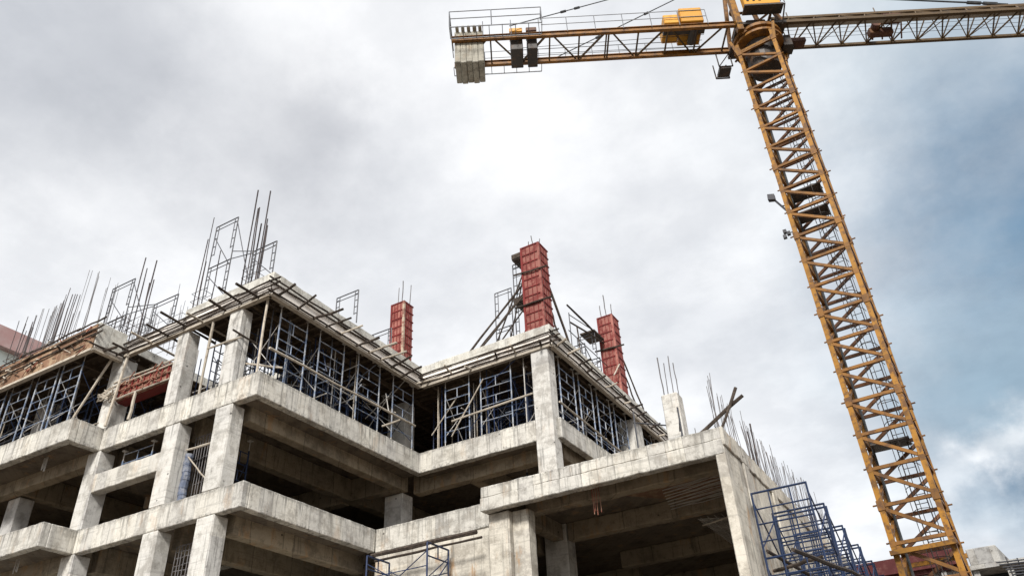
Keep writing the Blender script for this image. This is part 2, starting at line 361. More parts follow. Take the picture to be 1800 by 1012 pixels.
# ------------------------------------------------------------------ the concrete building
B = thing('concrete_building', (-16, 22, GZ), 'unfinished grey concrete building frame with stepped open floors and cantilevered slabs', 'building')
Z1, Z2, Z3, Z4 = 4.93, 8.53, 12.13, 15.92
XW, X1, X2 = -25.15, -17.65, -11.5
YW, Y1, Y2, Y2L = 14.14, 15.35, 23.87, 21.42
XL, YB = -46.0, 44.0
T = 0.28
def floor(z, y2, depth, xe, ye, tag_mat='concrete'):
    """slab, edge beams and the beams underneath for one floor; y2 = face of the second step"""
    poly = [(XL, YW + T), (XW - T, YW + T), (XW - T, Y1 + T), (X1 - T, Y1 + T), (X1 - T, y2 + T), (xe - T, y2 + T), (xe - T, ye), (XL, ye)]
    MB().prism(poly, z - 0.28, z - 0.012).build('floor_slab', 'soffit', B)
    rb('edge_beam', tag_mat, B, XL, XW, YW, YW + T, z - depth, z)
    rb('edge_beam', tag_mat, B, XW - T, XW, YW + T, Y1, z - depth, z - 0.002)
    rb('edge_beam', tag_mat, B, XW - T, X1, Y1, Y1 + T, z - depth - 0.004, z + 0.002)
    rb('edge_beam', tag_mat, B, X1 - T, X1, Y1 + T, y2, z - depth, z)
    # cantilever soffits between the edge beams and the inner beams
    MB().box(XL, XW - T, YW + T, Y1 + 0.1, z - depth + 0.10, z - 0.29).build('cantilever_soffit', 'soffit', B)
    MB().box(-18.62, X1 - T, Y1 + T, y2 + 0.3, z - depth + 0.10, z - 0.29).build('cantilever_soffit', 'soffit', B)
    # beams under the slab
    d = 1.2
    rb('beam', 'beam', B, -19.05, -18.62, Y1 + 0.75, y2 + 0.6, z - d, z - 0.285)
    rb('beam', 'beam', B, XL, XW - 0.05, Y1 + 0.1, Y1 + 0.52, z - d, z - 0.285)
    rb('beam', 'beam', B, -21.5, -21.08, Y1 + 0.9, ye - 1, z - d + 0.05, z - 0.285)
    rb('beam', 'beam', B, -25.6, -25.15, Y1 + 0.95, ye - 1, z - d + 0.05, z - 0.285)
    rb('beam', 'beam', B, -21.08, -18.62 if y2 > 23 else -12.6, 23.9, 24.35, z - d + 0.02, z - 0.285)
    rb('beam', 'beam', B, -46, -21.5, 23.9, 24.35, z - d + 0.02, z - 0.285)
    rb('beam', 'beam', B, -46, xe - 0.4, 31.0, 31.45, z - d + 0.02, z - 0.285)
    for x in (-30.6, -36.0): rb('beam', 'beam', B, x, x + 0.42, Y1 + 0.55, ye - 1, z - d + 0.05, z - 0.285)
    return
floor(Z3, Y2, 0.83, X2, 38.0)
rb('edge_beam', 'concrete', B, X1 - T, -12.423, Y2, Y2 + T, Z3 - 0.83, Z3 + 0.002)
rb('edge_beam', 'concrete', B, X2 - T, X2, Y2 + 0.3, 38, Z3 - 0.80, Z3)
MB().box(X1 - T, -12.5, Y2 + T, Y2 + 0.9, Z3 - 0.72, Z3 - 0.29).build('cantilever_soffit', 'soffit', B)
rb('beam', 'beam', B, -18.6, -12.5, Y2 + 0.92, Y2 + 1.35, Z3 - 1.2, Z3 - 0.287)
rb('beam', 'beam', B, -16.2, -15.75, Y2 + 1.36, 37.5, Z3 - 1.15, Z3 - 0.286)
rb('beam', 'beam', B, -12.45, -12.0, Y2 + 1.4, 37.5, Z3 - 1.15, Z3 - 0.286)
floor(Z2, Y2L, 0.77, X2, 40.0)
rb('edge_beam', 'concrete', B, X1, -12.5, Y2L, Y2L + T, Z2 - 0.80, Z2 + 0.002)
# first floor slab, just below the picture
MB().prism([(XL, YW), (XW, YW), (XW, Y1), (X1, Y1), (X1, Y2L), (-12.6, Y2L), (-12.6, 44), (XL, 44)], Z1 - 0.7, Z1).build('floor_slab', 'concrete', B)
rb('wall', 'concrete_wall', B, X1 + 0.003, -12.55, Y2L + 0.03, Y2L + 0.3, GZ, Z2 - 0.802)
# columns: (x0, x1, y0, y1, from, to)
cw = 0.66
def column(x0, x1, y0, y1, z0, z1): rb('column', 'concrete_col', B, x0, x1, y0, y1, z0, z1, 0.03, 0.01, 0.6)
for (x0, x1, dp) in ((-25.72, -25.06, 0.62), (-21.78, -21.10, 0.55), (-19.42, -18.68, 0.55)):
    yf = Y1 - 0.003
    for (a, b) in ((GZ, Z1 - 0.7), (Z1, Z2 - 0.774), (Z2, Z3 - 0.834)):
        column(x0, x1, yf + 0.006, yf + dp, a, b)
column(-25.72, -25.06, Y1 + 0.01, Y1 + 0.62, Z3, 14.98)
column(-22.15, -21.6, Y1 + 0.01, Y1 + 0.55, Z3, 14.98)
column(-19.55, -18.95, Y1 + 0.01, Y1 + 0.5, Z3, 14.98)
for (z0, z1) in ((GZ, Z1 - 0.7), (Z1, Z2 - 1.2), (Z2, Z3 - 1.2), (Z3, 14.9)):
    column(-19.70, -18.80, 24.36, 25.05, z0, z1)
    for x in (-25.7, -31, -36.4, -42):
        column(x, x + 0.7, 24.36, 25.0, z0, z1)
        column(x, x + 0.7, 31.46, 32.1, z0, z1)
    for x in (-31, -36.4, -42): column(x, x + 0.7, Y1 + 0.53, Y1 + 1.15, z0, z1)
    column(-19.70, -18.80, 31.46, 32.2, z0, z1); column(-15.9, -15.2, 31.46, 32.2, z0, z1)
column(-12.42, -11.68, 23.86, 24.45, Z2, 15.02)
column(-12.45, -11.60, 24.0, 24.65, GZ, Z2 - 0.3)
column(-12.40, -11.56, 32.0, 33.0, Z3, 14.98)
column(-12.40, -11.56, 36.8, 37.6, Z3, 14.98)
column(-12.40, -11.60, 32.0, 32.9, Z2, Z3 - 0.9)
# landing beam of the stair bay
rb('landing_beam', 'concrete', B, -25.06, -21.78, Y1 + 0.02, Y1 + 0.38, 9.78, 10.43)
MB().box(-25.06, -21.78, Y1 + 0.4, Y1 + 2.1, 10.2, 10.42).build('stair_landing', 'soffit', B)
rb('beam', 'beam', B, -25.06, -21.78, Y1 + 2.1, Y1 + 2.4, 9.78, 10.43)
m = MB()
for i in range(11):
    m.box(-25.0, -23.5, Y1 + 2.4 + i * 0.28, Y1 + 2.68 + i * 0.28, 10.25 - 0.17 * i - 0.35, 10.43 - 0.17 * i - 0.171)
m.build('stair_flight', 'concrete', B)
m = MB()
for i in range(11):
    m.box(-23.4, -21.9, Y1 + 2.4 + i * 0.28, Y1 + 2.68 + i * 0.28, 4.95 + 0.17 * i - 0.2, 4.95 + 0.17 * i + 0.0)
m.build('stair_flight', 'concrete', B)
# walls added deep inside so that the open floors stay dark
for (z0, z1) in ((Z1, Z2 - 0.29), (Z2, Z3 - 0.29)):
    bx('light_blocking_wall', 'soffit', B, -44, -13, 36.5, 36.8, z0, z1)
    bx('light_blocking_wall', 'soffit', B, -30.2, -29.9, 25.1, 30.9, z0, z1)
bx('light_blocking_wall', 'soffit', B, -44, -12.5, 37.6, 37.9, Z3, 15.0)
# right hand block: roof slab, south band in two pours, long side wall
BX0, BX1, BY = -12.56, -4.87, 20.15
MB().prism([(BX0 + 0.3, BY + 0.31), (BX1 - 0.31, BY + 0.31), (BX1 - 0.31, 40), (BX0 + 0.3, 40)], Z2 - 0.36, Z2 - 0.006).build('roof_slab', 'soffit', B)
rb('edge_beam', 'concrete', B, BX0, BX1 - 0.02, BY + 0.012, BY + 0.3, Z2 - 0.34, Z2)
rb('edge_beam', 'concrete', B, BX0 - 0.01, BX1 - 0.022, BY - 0.01, BY + 0.3, Z2 - 0.76, Z2 - 0.343)
rb('edge_beam', 'concrete', B, BX0, BX0 + 0.3, BY + 0.31, Y2L - 0.01, Z2 - 0.75, Z2 - 0.002)
rb('wall_coping', 'concrete_wall', B, BX1 - 0.3, BX1 + 0.05, BY + 0.02, 44, Z2 - 0.52, Z2 + 0.004, j=0.018)
rb('side_wall', 'concrete_wall', B, BX1 - 0.28, BX1 + 0.0, BY + 0.004, 44, GZ, Z2 - 0.523)
for i in range(6):
    yy = BY + 1.6 + i * 3.1
    rb('wall_pilaster', 'concrete_wall', B, BX1 + 0.001, BX1 + 0.07, yy, yy + 0.5, GZ, Z2 - 0.53)
rb('beam', 'beam', B, -11.55, BX1 - 0.29, BY + 1.0, BY + 1.4, Z2 - 0.80, Z2 - 0.363)
rb('beam', 'beam', B, -11.55, BX1 - 0.29, 24.0, 24.4, Z2 - 0.93, Z2 - 0.363)
rb('beam', 'beam', B, -12.1, -11.7, BY + 0.7, 23.98, Z2 - 0.9, Z2 - 0.364)
rb('beam', 'beam', B, -11.55, BX1 - 0.29, 28.4, 28.8, Z2 - 0.95, Z2 - 0.363)
rb('beam', 'beam', B, -11.55, BX1 - 0.29, 33.0, 33.4, Z2 - 0.95, Z2 - 0.363)
bx('light_blocking_wall', 'soffit', B, -11.6, BX1 - 0.29, 39.0, 39.3, GZ, Z2 - 0.365)  # added back wall that keeps the block interior dark
rb('column', 'concrete_wall', B, -12.5, -11.78, BY + 0.35, BY + 0.95, GZ, Z2 - 0.765)
rb('column', 'concrete_wall', B, -11.776, -11.22, BY + 0.55, BY + 0.98, GZ, Z2 - 0.765)
column(-7.95, -7.35, 25.2, 25.8, Z2, 12.35)
rb('floor_slab', 'concrete', B, -8.6, -5.3, 24.6, 26.5, 3.2, 3.5)
# top floor slab, fresh concrete
T4 = Z4 - 0.42
def top(poly): MB().prism(poly, T4, Z4 - 0.01).build('roof_slab', 'concrete_new', B)
top([(XL, YW + 0.3), (XW - 0.3, YW + 0.3), (XW - 0.3, 44), (XL, 44)])
top([(XW - 0.299, 20.5), (-22.0, 20.5), (-22.0, 44), (XW - 0.299, 44)])
top([(-21.999, Y1 + 0.3), (X1 - 0.3, Y1 + 0.3), (X1 - 0.3, 44), (-21.999, 44)])
top([(X1 - 0.299, Y2 + 0.3), (X2 - 0.3, Y2 + 0.3), (X2 - 0.3, 38), (X1 - 0.299, 38)])
def te(a): rb('edge_beam', 'concrete_new', B, *a, j=0.012)
te((XL, XW - 0.004, YW + 0.02, YW + 0.298, Z4 - 0.5, Z4 + 0.03))
te((XW - 0.298, XW, YW + 0.0, Y1 - 0.01, Z4 - 0.92, Z4 + 0.04))
te((-22.0, X1 - 0.004, Y1, Y1 + 0.298, Z4 - 0.48, Z4 + 0.04))
te((X1 - 0.298, X1, Y1 + 0.3, Y2 + 0.3, Z4 - 0.48, Z4 + 0.05))
te((X1 + 0.002, X2 - 0.002, Y2, Y2 + 0.298, Z4 - 0.48, Z4 + 0.05))
te((X2 - 0.298, X2, Y2 + 0.3, 38, Z4 - 0.48, Z4 + 0.05))

# ------------------------------------------------------------------ edge formwork of the top floor (panel, battens, walers and the poles that stick out)
def edge_formwork(label, a, b, outd, panel_mat='ply', z_top=15.54, z_bot=14.98, put=0.0, walers=(15.56, 15.43, 15.07), n_put=8, reach=(0.5, 1.0), battens=True, inner=0.25, panel=True):
    a = Vector((*a, 0)); b = Vector((*b, 0)); o = Vector((*outd, 0)); d = (b - a).normalized(); L = (b - a).length
    mid = (a + b) / 2
    t = thing('edge_formwork', (mid.x, mid.y, z_bot), label, 'formwork', 'timber edge formwork of the top floor')
    def slab(name, mat, z0, z1, d0, d1, s0=0.0, s1=None):
        s1 = L if s1 is None else s1
        p = [a + d * s0 + o * d0, a + d * s1 + o * d0, a + d * s1 + o * d1, a + d * s0 + o * d1]
        if (p[1] - p[0]).cross(p[2] - p[1]).z < 0: p = p[::-1]
        MB().hexa([(*q.xy, z0) for q in p] + [(*q.xy, z1) for q in p]).build(name, mat, t)
    if panel:
        s = 0.0
        while s < L - 0.05:                      # plywood sheets with gaps, each a little different
            e = min(L, s + random.uniform(1.0, 1.5)); dz = random.uniform(-0.03, 0.03)
            slab('panel', panel_mat, z_bot + 0.06, z_top + dz, 0.008, 0.045 + random.uniform(0, 0.012), s + 0.01, e - 0.01); s = e
    slab('batten', 'timber', z_bot - 0.04, z_bot + 0.055, -0.1, 0.075)
    for i, z in enumerate(walers):
        s = -0.25
        while s < L:
            e = min(L + 0.3, s + random.uniform(2.6, 4.0))
            p = a + d * s + o * 0.10; q = a + d * (e + 0.2) + o * 0.11
            MB().crooked((p.x, p.y, z + random.uniform(-.03, .03)), (q.x, q.y, z + random.uniform(-.04, .04)), 0.036, 4, 0.02).build('waler', 'pole', t); s = e
    for i in range(n_put):
        s = L * (i + 0.5) / n_put + random.uniform(-0.12, 0.12)
        r = random.uniform(*reach); sk = random.uniform(-0.22, 0.22); z = (walers[-1] if walers else 15.2) - 0.03 + random.uniform(-0.05, 0.05)
        p = a + d * s - o * inner; q = a + d * (s + sk) + o * r
        MB().crooked((p.x, p.y, z - 0.02), (q.x, q.y, z + random.uniform(-0.08, 0.22)), random.uniform(0.036, 0.05), 3, 0.02).build('putlog', 'pole' if random.random() < 0.7 else 'timber', t)
    return t
edge_formwork('pale plywood edge formwork with dark poles along the long roof edge before the notch', (X1, Y1), (X1, Y2 - 0.05), (1, 0), n_put=11, reach=(0.8, 1.35))
edge_formwork('plywood edge formwork over the two tall bare columns and open stair bay', (-25.0, Y1), (X1 - 0.02, Y1), (0, -1), n_put=8, reach=(0.8, 1.3), walers=(15.5, 15.27, 15.08), inner=1.3)
edge_formwork('plywood edge formwork between the roof notch and the tall white corner column', (X1 + 0.1, Y2), (X2 - 0.02, Y2), (0, -1), n_put=6, reach=(0.3, 0.8), walers=(15.5, 15.3, 15.12), z_top=15.5)
edge_formwork('plywood edge formwork running away behind the white corner column towards the crane', (X2, Y2), (X2, 37.9), (1, 0), n_put=16, reach=(0.3, 0.7), walers=(15.55, 15.42, 15.1))
edge_formwork('rusty brown shuttering with tangled timber along the balcony side roof edge', (-45, YW), (XW - 0.02, YW), (0, -1), panel_mat='ply_brown', n_put=14, reach=(0.1, 0.35), walers=(15.9, 15.62, 15.35), z_top=15.85, z_bot=14.78)
edge_formwork('short plywood formwork under the pale end of the brown edged roof slab', (XW, YW), (XW, Y1 - 0.03), (1, 0), n_put=2, reach=(0.5, 0.8), walers=(14.95,), z_top=15.0, z_bot=14.80)
t = thing('timber_tangle', (-33, YW - 0.15, 14.9), 'tangle of brown sticks and ties hanging on the rusty brown roof edge', 'timber scraps')
for i in range(96):
    x = random.uniform(-38, -25.4); z = random.uniform(14.95, 15.85)
    MB().bar((x, YW - random.uniform(0.06, 0.16), z), (x + random.uniform(-0.6, 0.6), YW - random.uniform(0.08, 0.24), z + random.uniform(-0.3, 0.3)), random.uniform(0.014, 0.034), 4).build('stick', ('timber', 'red_beam', 'joist', 'pole')[i % 4], t)
# faded red beam formwork in the stair bay
t = thing('beam_formwork', (-23.6, Y1 + 0.1, 13.1), 'faded red beam formwork between two bare columns under the open stair bay', 'formwork')
bx('panel', 'red_beam', t, -25.0, -22.25, Y1 + 0.06, Y1 + 0.12, 13.15, 13.92)
bx('panel', 'red_dark', t, -25.0, -22.25, Y1 + 0.13, Y1 + 0.5, 13.12, 13.2)
for z in (13.2, 13.5, 13.8, 13.95): MB().crooked((-25.3, Y1 + 0.0, z), (-22.1, Y1 + 0.02, z), 0.035, 5, 0.02).build('waler', 'timber' if z != 13.5 else 'red_beam', t)
for i in range(26):
    x = random.uniform(-25, -22.4); z = random.uniform(13.2, 13.9); MB().bar((x, Y1 - 0.03, z), (x + random.uniform(-.3, .3), Y1 - 0.05, z + random.uniform(-.25, .25)), 0.022, 4).build('tie', 'red_beam', t)
for i in range(9):
    x = -24.9 + i * 0.32; bx('stiffener', 'red_dark', t, x, x + 0.05, Y1 + 0.02, Y1 + 0.06, 13.2, 13.9)
tag(MB().crooked((-23.9, Y1 + 0.0, Z3), (-23.85, Y1 + 0.0, 13.2), 0.06, 3, 0.02).build('timber_prop', 'timber'), 'pale timber prop holding up the faded red beam formwork', 'prop')
tag(MB().bar((-25.0, Y1 - 0.1, 12.15), (-24.75, Y1 - 0.06, 15.0), 0.055).build('timber_prop', 'timber'), 'slanting pale pole leaning on the rope wrapped concave corner column', 'prop')
tag(MB().crooked((-26.35, Y1 - 0.7, 12.15), (-25.3, Y1 - 0.3, 14.9), 0.05, 3, 0.02).build('timber_prop', 'timber'), 'pale pole leaning out over the upper balcony end wall', 'prop')
t = thing('rope_tangle', (-25.3, Y1 - 0.1, 13.3), 'brown knot of ties wrapped round the column in the concave corner', 'rope')
m = MB()
for i in range(26):
    a_ = random.uniform(0, 6.28); z = random.gauss(13.45, 0.12); r = random.uniform(0.3, 0.5)
    m.bar((-25.4 + r * math.cos(a_), Y1 - 0.12 + 0.12 * math.sin(a_), z), (-25.4 + r * math.cos(a_ + 1.2), Y1 - 0.14 + 0.1 * math.sin(a_ + 1.2), z + random.uniform(-.25, .25)), 0.022, 5)
m.build('tie', 'timber', t)

# ------------------------------------------------------------------ soffit joists and bearers under the top floor
def soffit(label, x0, x1, y0, y1, jstep=0.42, bstep=1.35, z=15.44):
    t = thing('soffit_formwork', ((x0 + x1) / 2, (y0 + y1) / 2, z - 0.4), label, 'formwork', 'joist decks under the top floor')
    bx('deck', 'joist', t, x0, x1, y0, y1, z, z + 0.03)
    y = y0 + 0.15; jm = None
    while y < y1 - 0.1:
        if jm is None or True:
            dz = random.uniform(0, 0.015)
            bx('joist', 'joist', t, x0 + random.uniform(0, 0.3), x1 - random.uniform(0, 0.15), y, y + 0.07, z - 0.14 - dz, z - 0.003)
        y += jstep * random.uniform(0.85, 1.15)
    x = x0 + 0.35
    while x < x1 - 0.1:
        bx('bearer', 'joist', t, x, x + 0.1, y0, y1, z - 0.33, z - 0.16); x += bstep
soffit('brown joist deck under the top floor behind the front corner', -21.95, X1 - 0.12, Y1 + 0.15, 37, 0.42)
soffit('brown joist deck under the top floor behind the white corner column', X1 - 0.1, X2 - 0.15, Y2 + 0.15, 37, 0.42)
soffit('brown joist deck under the balcony side top floor', -45, XW - 0.15, YW + 0.2, 37, 0.5)
soffit('brown joist deck beyond the open stair bay', -25.1, -22.0, 20.5, 37, 0.45)

# ------------------------------------------------------------------ shoring towers between the third floor and the joists
def frame_mb(p, d, w, z0, z1, r=0.026, rungs=True, heads=True):
    """one welded frame: two legs, head and waist bars, short inner stiles with rungs"""
    m = MB(); p = Vector((*p, 0)); d = Vector((*d, 0))
    a = p; b = p + d * w
    for q in (a, b): m.bar((q.x, q.y, z0), (q.x, q.y, z1), r)
    h = z1 - z0
    def hb(z, s0=0.0, s1=1.0, rr=0.85):
        u = a.lerp(b, s0); v = a.lerp(b, s1); m.bar((u.x, u.y, z), (v.x, v.y, z), r * rr * 0.75)
    hb(z1 - 0.12); hb(z1 - 0.55) ; hb(z0 + h * 0.45)
    for s in (0.5,):
        u = a.lerp(b, s); m.bar((u.x, u.y, z1 - 0.55), (u.x, u.y, z1 - 0.12), r * 0.7)
        m.bar((u.x, u.y, z0 + h * 0.45), (u.x, u.y, z0 + h * 0.45 + 0.35), r * 0.7)
    hb(z0 + h * 0.45 + 0.35)
    if rungs:
        hb(z0 + h * 0.18)
    return m
def jack_mb(q, z0, z1): 
    m = MB(); m.bar((q[0], q[1], z0), (q[0], q[1], z1), 0.019); m.bar((q[0], q[1], z0), (q[0], q[1], z0 + 0.03), 0.09, 4); return m
def shoring(label, x, y, along, w, dep, z0=Z3, z1=15.1, mat='blue', jackmat='galv', outer='blue_pale'):
    """along = direction of each frame; dep = vector between the two frames"""
    t = thing('shoring_tower', (x, y, z0), label, 'scaffold', 'blue shoring towers under the top floor')
    al = Vector(along); dv = Vector(dep)
    for i in (0, 1):
        p = Vector((x, y)) + dv * i
        frame_mb(p, al, w, z0 + 0.25, z1 - 0.35, 0.03 if i == 0 else 0.026).build('frame', outer if i == 0 else mat, t)
        for s in (0, 1):
            q = p + al * w * s
            jack_mb(q, z0 + 0.002, z0 + 0.3).build('jack', jackmat, t)
            m = MB(); m.bar((q.x, q.y, z1 - 0.4), (q.x, q.y, z1), 0.019); m.bar((q.x, q.y, z1 - 0.01), (q.x, q.y, z1 + 0.02), 0.11, 4); m.build('head_jack', jackmat, t)
    for s in (0, 1):
        p = Vector((x, y)) + al * w * s; q = p + dv
        m = MB(); m.bar((p.x, p.y, z0 + 0.5), (q.x, q.y, z1 - 0.7), 0.014); m.bar((p.x, p.y, z1 - 0.7), (q.x, q.y, z0 + 0.5), 0.014)
        m.build('cross_brace', jackmat if s == 0 else mat, t)
    return t
ORD = ['first', 'second', 'third', 'fourth', 'fifth', 'sixth', 'seventh', 'eighth', 'ninth', 'tenth']
for i, (y, w) in enumerate(((16.18, 1.29), (18.14, 1.31), (20.28, 1.29), (22.43, 1.33))):
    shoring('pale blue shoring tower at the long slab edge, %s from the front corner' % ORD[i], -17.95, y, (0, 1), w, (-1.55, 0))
    shoring('dark blue inner shoring tower behind the long slab edge, %s from the front corner' % ORD[i], -20.2, y + 0.3, (0, 1), w, (-1.3, 0), mat='blue_dark', outer='blue', jackmat='grey_steel')  # inner rows take darker paint, the shade under the slab put into colour
for i, (x, w) in enumerate(((-16.6, 1.15), (-14.9, 1.4))):
    shoring('blue shoring tower between the notch and white corner column, %s from the notch' % ORD[i], x, 24.15, (1, 0), w, (0, 1.5))
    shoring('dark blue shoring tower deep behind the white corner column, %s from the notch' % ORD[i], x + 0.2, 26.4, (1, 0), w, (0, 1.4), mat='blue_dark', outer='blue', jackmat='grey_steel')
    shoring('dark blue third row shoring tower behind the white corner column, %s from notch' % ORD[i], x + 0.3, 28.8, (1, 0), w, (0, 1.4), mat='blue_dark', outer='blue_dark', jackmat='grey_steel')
for i, (y, w) in enumerate(((25.0, 1.3), (26.75, 1.25), (28.5, 1.3), (30.3, 1.3), (33.4, 1.3), (35.2, 1.3))):
    shoring('blue shoring tower on the crane side slab edge, %s beyond the white column' % ORD[i], -11.8, y, (0, 1), w, (-1.5, 0))
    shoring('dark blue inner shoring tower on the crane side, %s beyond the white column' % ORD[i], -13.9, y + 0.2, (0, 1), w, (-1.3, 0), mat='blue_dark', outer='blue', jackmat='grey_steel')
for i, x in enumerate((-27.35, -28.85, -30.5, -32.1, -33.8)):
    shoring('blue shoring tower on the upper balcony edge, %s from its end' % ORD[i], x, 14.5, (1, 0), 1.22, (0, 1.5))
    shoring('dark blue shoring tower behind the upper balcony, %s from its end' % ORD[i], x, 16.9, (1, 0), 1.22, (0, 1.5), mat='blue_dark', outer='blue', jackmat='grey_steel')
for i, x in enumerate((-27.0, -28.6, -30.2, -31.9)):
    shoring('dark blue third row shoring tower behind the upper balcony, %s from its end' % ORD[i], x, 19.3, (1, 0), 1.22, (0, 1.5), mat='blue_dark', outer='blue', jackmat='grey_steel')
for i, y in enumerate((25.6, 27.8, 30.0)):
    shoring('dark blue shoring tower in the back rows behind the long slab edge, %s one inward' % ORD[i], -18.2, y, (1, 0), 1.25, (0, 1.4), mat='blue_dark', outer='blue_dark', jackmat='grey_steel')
shoring('blue shoring tower in the stair bay behind the faded red formwork', -24.2, 17.6, (1, 0), 1.2, (0, 1.5), z1=13.1)
shoring('blue shoring tower on the stair landing below the third floor beam', -24.4, Y1 + 0.5, (1, 0), 1.5, (0, 1.2), z0=10.42, z1=11.25, outer='blue_pale')
for i, (x, y) in enumerate(((-20.3, 17.0),)):
    shoring('blue shoring tower inside the second floor behind the front column, %s inward' % ORD[i], x, y, (0, 1), 0.7, (-0.8, 0), z0=Z2, z1=11.2, outer='blue')
shoring('blue shoring tower on the second floor beside the white column foot', -13.3, 26.5, (0, 1), 1.1, (-1.0, 0), z0=Z2, z1=11.7)
# raking guard rails of pale tube along the third floor edge
for lab, p, q in (('long pale guard pole across the towers on the long slab edge', (-17.8, 15.74, 13.17), (-17.8, 23.75, 13.28)),
                  ('pale guard pole between the notch and the white corner column', (-16.2, 24.02, 13.15), (-12.5, 24.02, 13.3)),
                  ('pale guard pole behind the white corner column towards the crane', (-11.65, 24.5, 12.9), (-11.65, 30.4, 12.75))):
    tag(MB().crooked(p, q, 0.042, 5, 0.02).build('guard_pole', 'timber'), lab, 'pole', 'guard poles on the third floor edge')
for lab, p, q, r in (('pale upright pole at the front corner of the third floor slab', (-17.95, 15.5, Z3), (-17.95, 15.52, 15.0), 0.045),
                     ('short cross pole near the foot of the front corner pole', (-18.6, 15.55, 12.75), (-17.8, 16.4, 12.72), 0.035),
                     ('short pale cross pole sticking out at the notch end of the long edge', (-17.9, 21.8, 12.6), (-17.2, 22.0, 12.75), 0.035),
                     ('pale horizontal pole tied across the bare column by the front corner', (-20.3, Y1 - 0.06, 13.75), (-18.75, Y1 - 0.03, 13.7), 0.035),
                     ('dark short pole tied to the bare column by the front corner', (-18.95, Y1 - 0.25, 13.95), (-18.75, Y1 + 1.1, 13.75), 0.035),
                     ('pale upright pole between the two bare front columns', (-20.45, Y1 + 0.05, Z3), (-20.4, Y1 + 0.05, 15.0), 0.05),
                     ('pale diagonal prop leaning between the notch towers', (-16.2, 24.0, 12.5), (-14.7, 24.05, 14.6), 0.03),
                     ('pale slanting prop right behind the roof notch', (-17.3, 24.2, 12.9), (-16.3, 24.6, 14.5), 0.028)):
    tag(MB().crooked(p, q, r, 3, 0.015).build('pole', 'timber' if 'dark' not in lab else 'pole'), lab, 'pole')
def tubes(label, x0, x1, y0, y1, nn_, seed):
    rnd = random.Random(seed)
    t = thing('tube_bracing', ((x0 + x1) / 2, (y0 + y1) / 2, Z3), label, 'bracing', 'loose tube bracing among the shoring towers')
    for i in range(nn_):
        x = rnd.uniform(x0, x1); y = rnd.uniform(y0, y1); z = rnd.choice((12.6, 13.0, 13.4, 13.8, 14.2, 14.55)) + rnd.uniform(-.1, .1); L = rnd.uniform(1.6, 4.2); k_ = (0, 3, 1, 3, 2, 3)[i % 6]
        if k_ == 0: q = (min(x + L, x1), y, z + rnd.uniform(-.1, .1))
        elif k_ == 1: q = (x, min(y + L, y1), z + rnd.uniform(-.1, .1))
        elif k_ == 2: q = (min(x + L * .6, x1), y + rnd.uniform(-.3, .3), z + rnd.choice((-1, 1)) * rnd.uniform(.5, 1.2))
        else: q = (x, y, 15.05); z = Z3
        MB().bar((x, y, z), q, 0.022, 5).build('tube', rnd.choice(('blue', 'blue_dark', 'galv', 'grey_steel', 'blue_pale', 'timber')), t)
tubes('thin tubes criss-crossing among the towers behind the long slab edge', -22.0, -17.9, 15.9, 23.6, 96, 1)
tubes('thin tubes criss-crossing among the towers between notch and white column', -17.6, -12.8, 24.2, 30, 90, 2)
tubes('thin tubes criss-crossing among the towers behind the white corner column', -14.5, -11.75, 25.0, 36.5, 50, 3)
tubes('thin tubes criss-crossing among the towers on the upper balcony', -38, -25.6, 14.6, 20, 98, 4)
tubes('thin tubes criss-crossing in the stair bay behind the red formwork', -24.9, -22.2, 16.5, 20, 14, 5)
t = thing('scaffold_frame', (-21.2, 16.3, Z3), 'thin grey scaffold frame seen against the sky between the bare columns', 'scaffold')
frame_mb((-21.3, 16.6), (1, 0), 1.25, Z3, 15.0, 0.025).build('frame', 'grey_steel', t)
MB().bar((-21.3, 16.6, 13.0), (-20.05, 16.7, 14.2), 0.02).bar((-21.3, 16.6, 14.2), (-20.05, 16.7, 13.1), 0.02).build('cross_brace', 'grey_steel', t)

# ------------------------------------------------------------------ stair bay fillings: rebar mats, net roll, poles
def mat_(label, x0, x1, y, z0, z1, nx, nz, hx=0.0):
    t = thing('rebar_mesh', ((x0 + x1) / 2, y, z0), label, 'rebar mesh')
    for i in range(nx + 1):
        x = x0 + (x1 - x0) * i / nx
        MB().bar((x, y + random.uniform(-.03, .03), z0), (x + random.uniform(-.03, .03), y, z1), 0.014, 5).build('upright_bar', 'rebar_grey', t)
    for i in range(nz + 1):
        z = z0 + (z1 - z0) * i / max(1, nz)
        MB().crooked((x0, y + 0.03, z + random.uniform(-.03, .03)), (x1, y + 0.03, z + random.uniform(-.03, .03)), 0.013, 6, 0.03, 5).build('cross_bar', 'rebar_grey', t)
mat_('upright rebar grid filling the narrow bay beside the front column, upper storey', -21.05, -19.45, Y1 + 0.75, Z2, 11.0, 13, 3)
mat_('square rebar mesh filling the narrow bay beside the front column, lower storey', -21.05, -19.45, Y1 + 0.75, Z1, 7.4, 11, 13)
t = thing('net_roll', (-20.95, Y1 + 0.5, Z2), 'blue grey roll of netting standing against the narrow bay column', 'roll')
m = MB()
for i in range(14):
    z = Z2 + 1.75 * i / 14; m.bar((-20.93 + 0.02 * math.sin(i), Y1 + 0.5, z), (-20.93 + 0.02 * math.sin(i + 1), Y1 + 0.5, z + 0.125), 0.13 + 0.012 * (i % 2), 10)
m.build('net', 'duct', t)
tag(MB().crooked((-21.0, Y1 + 0.4, 10.42), (-19.4, Y1 + 0.4, 10.35), 0.04, 4, 0.015).build('pole', 'timber'), 'pale pole laid across the rebar grid of the narrow bay', 'pole')
tag(MB().crooked((-20.9, Y1 + 0.4, 10.2), (-19.6, Y1 + 0.4, 8.95), 0.025, 5, 0.03).build('rope', 'timber'), 'slack pale rope slanting across the rebar grid', 'rope')
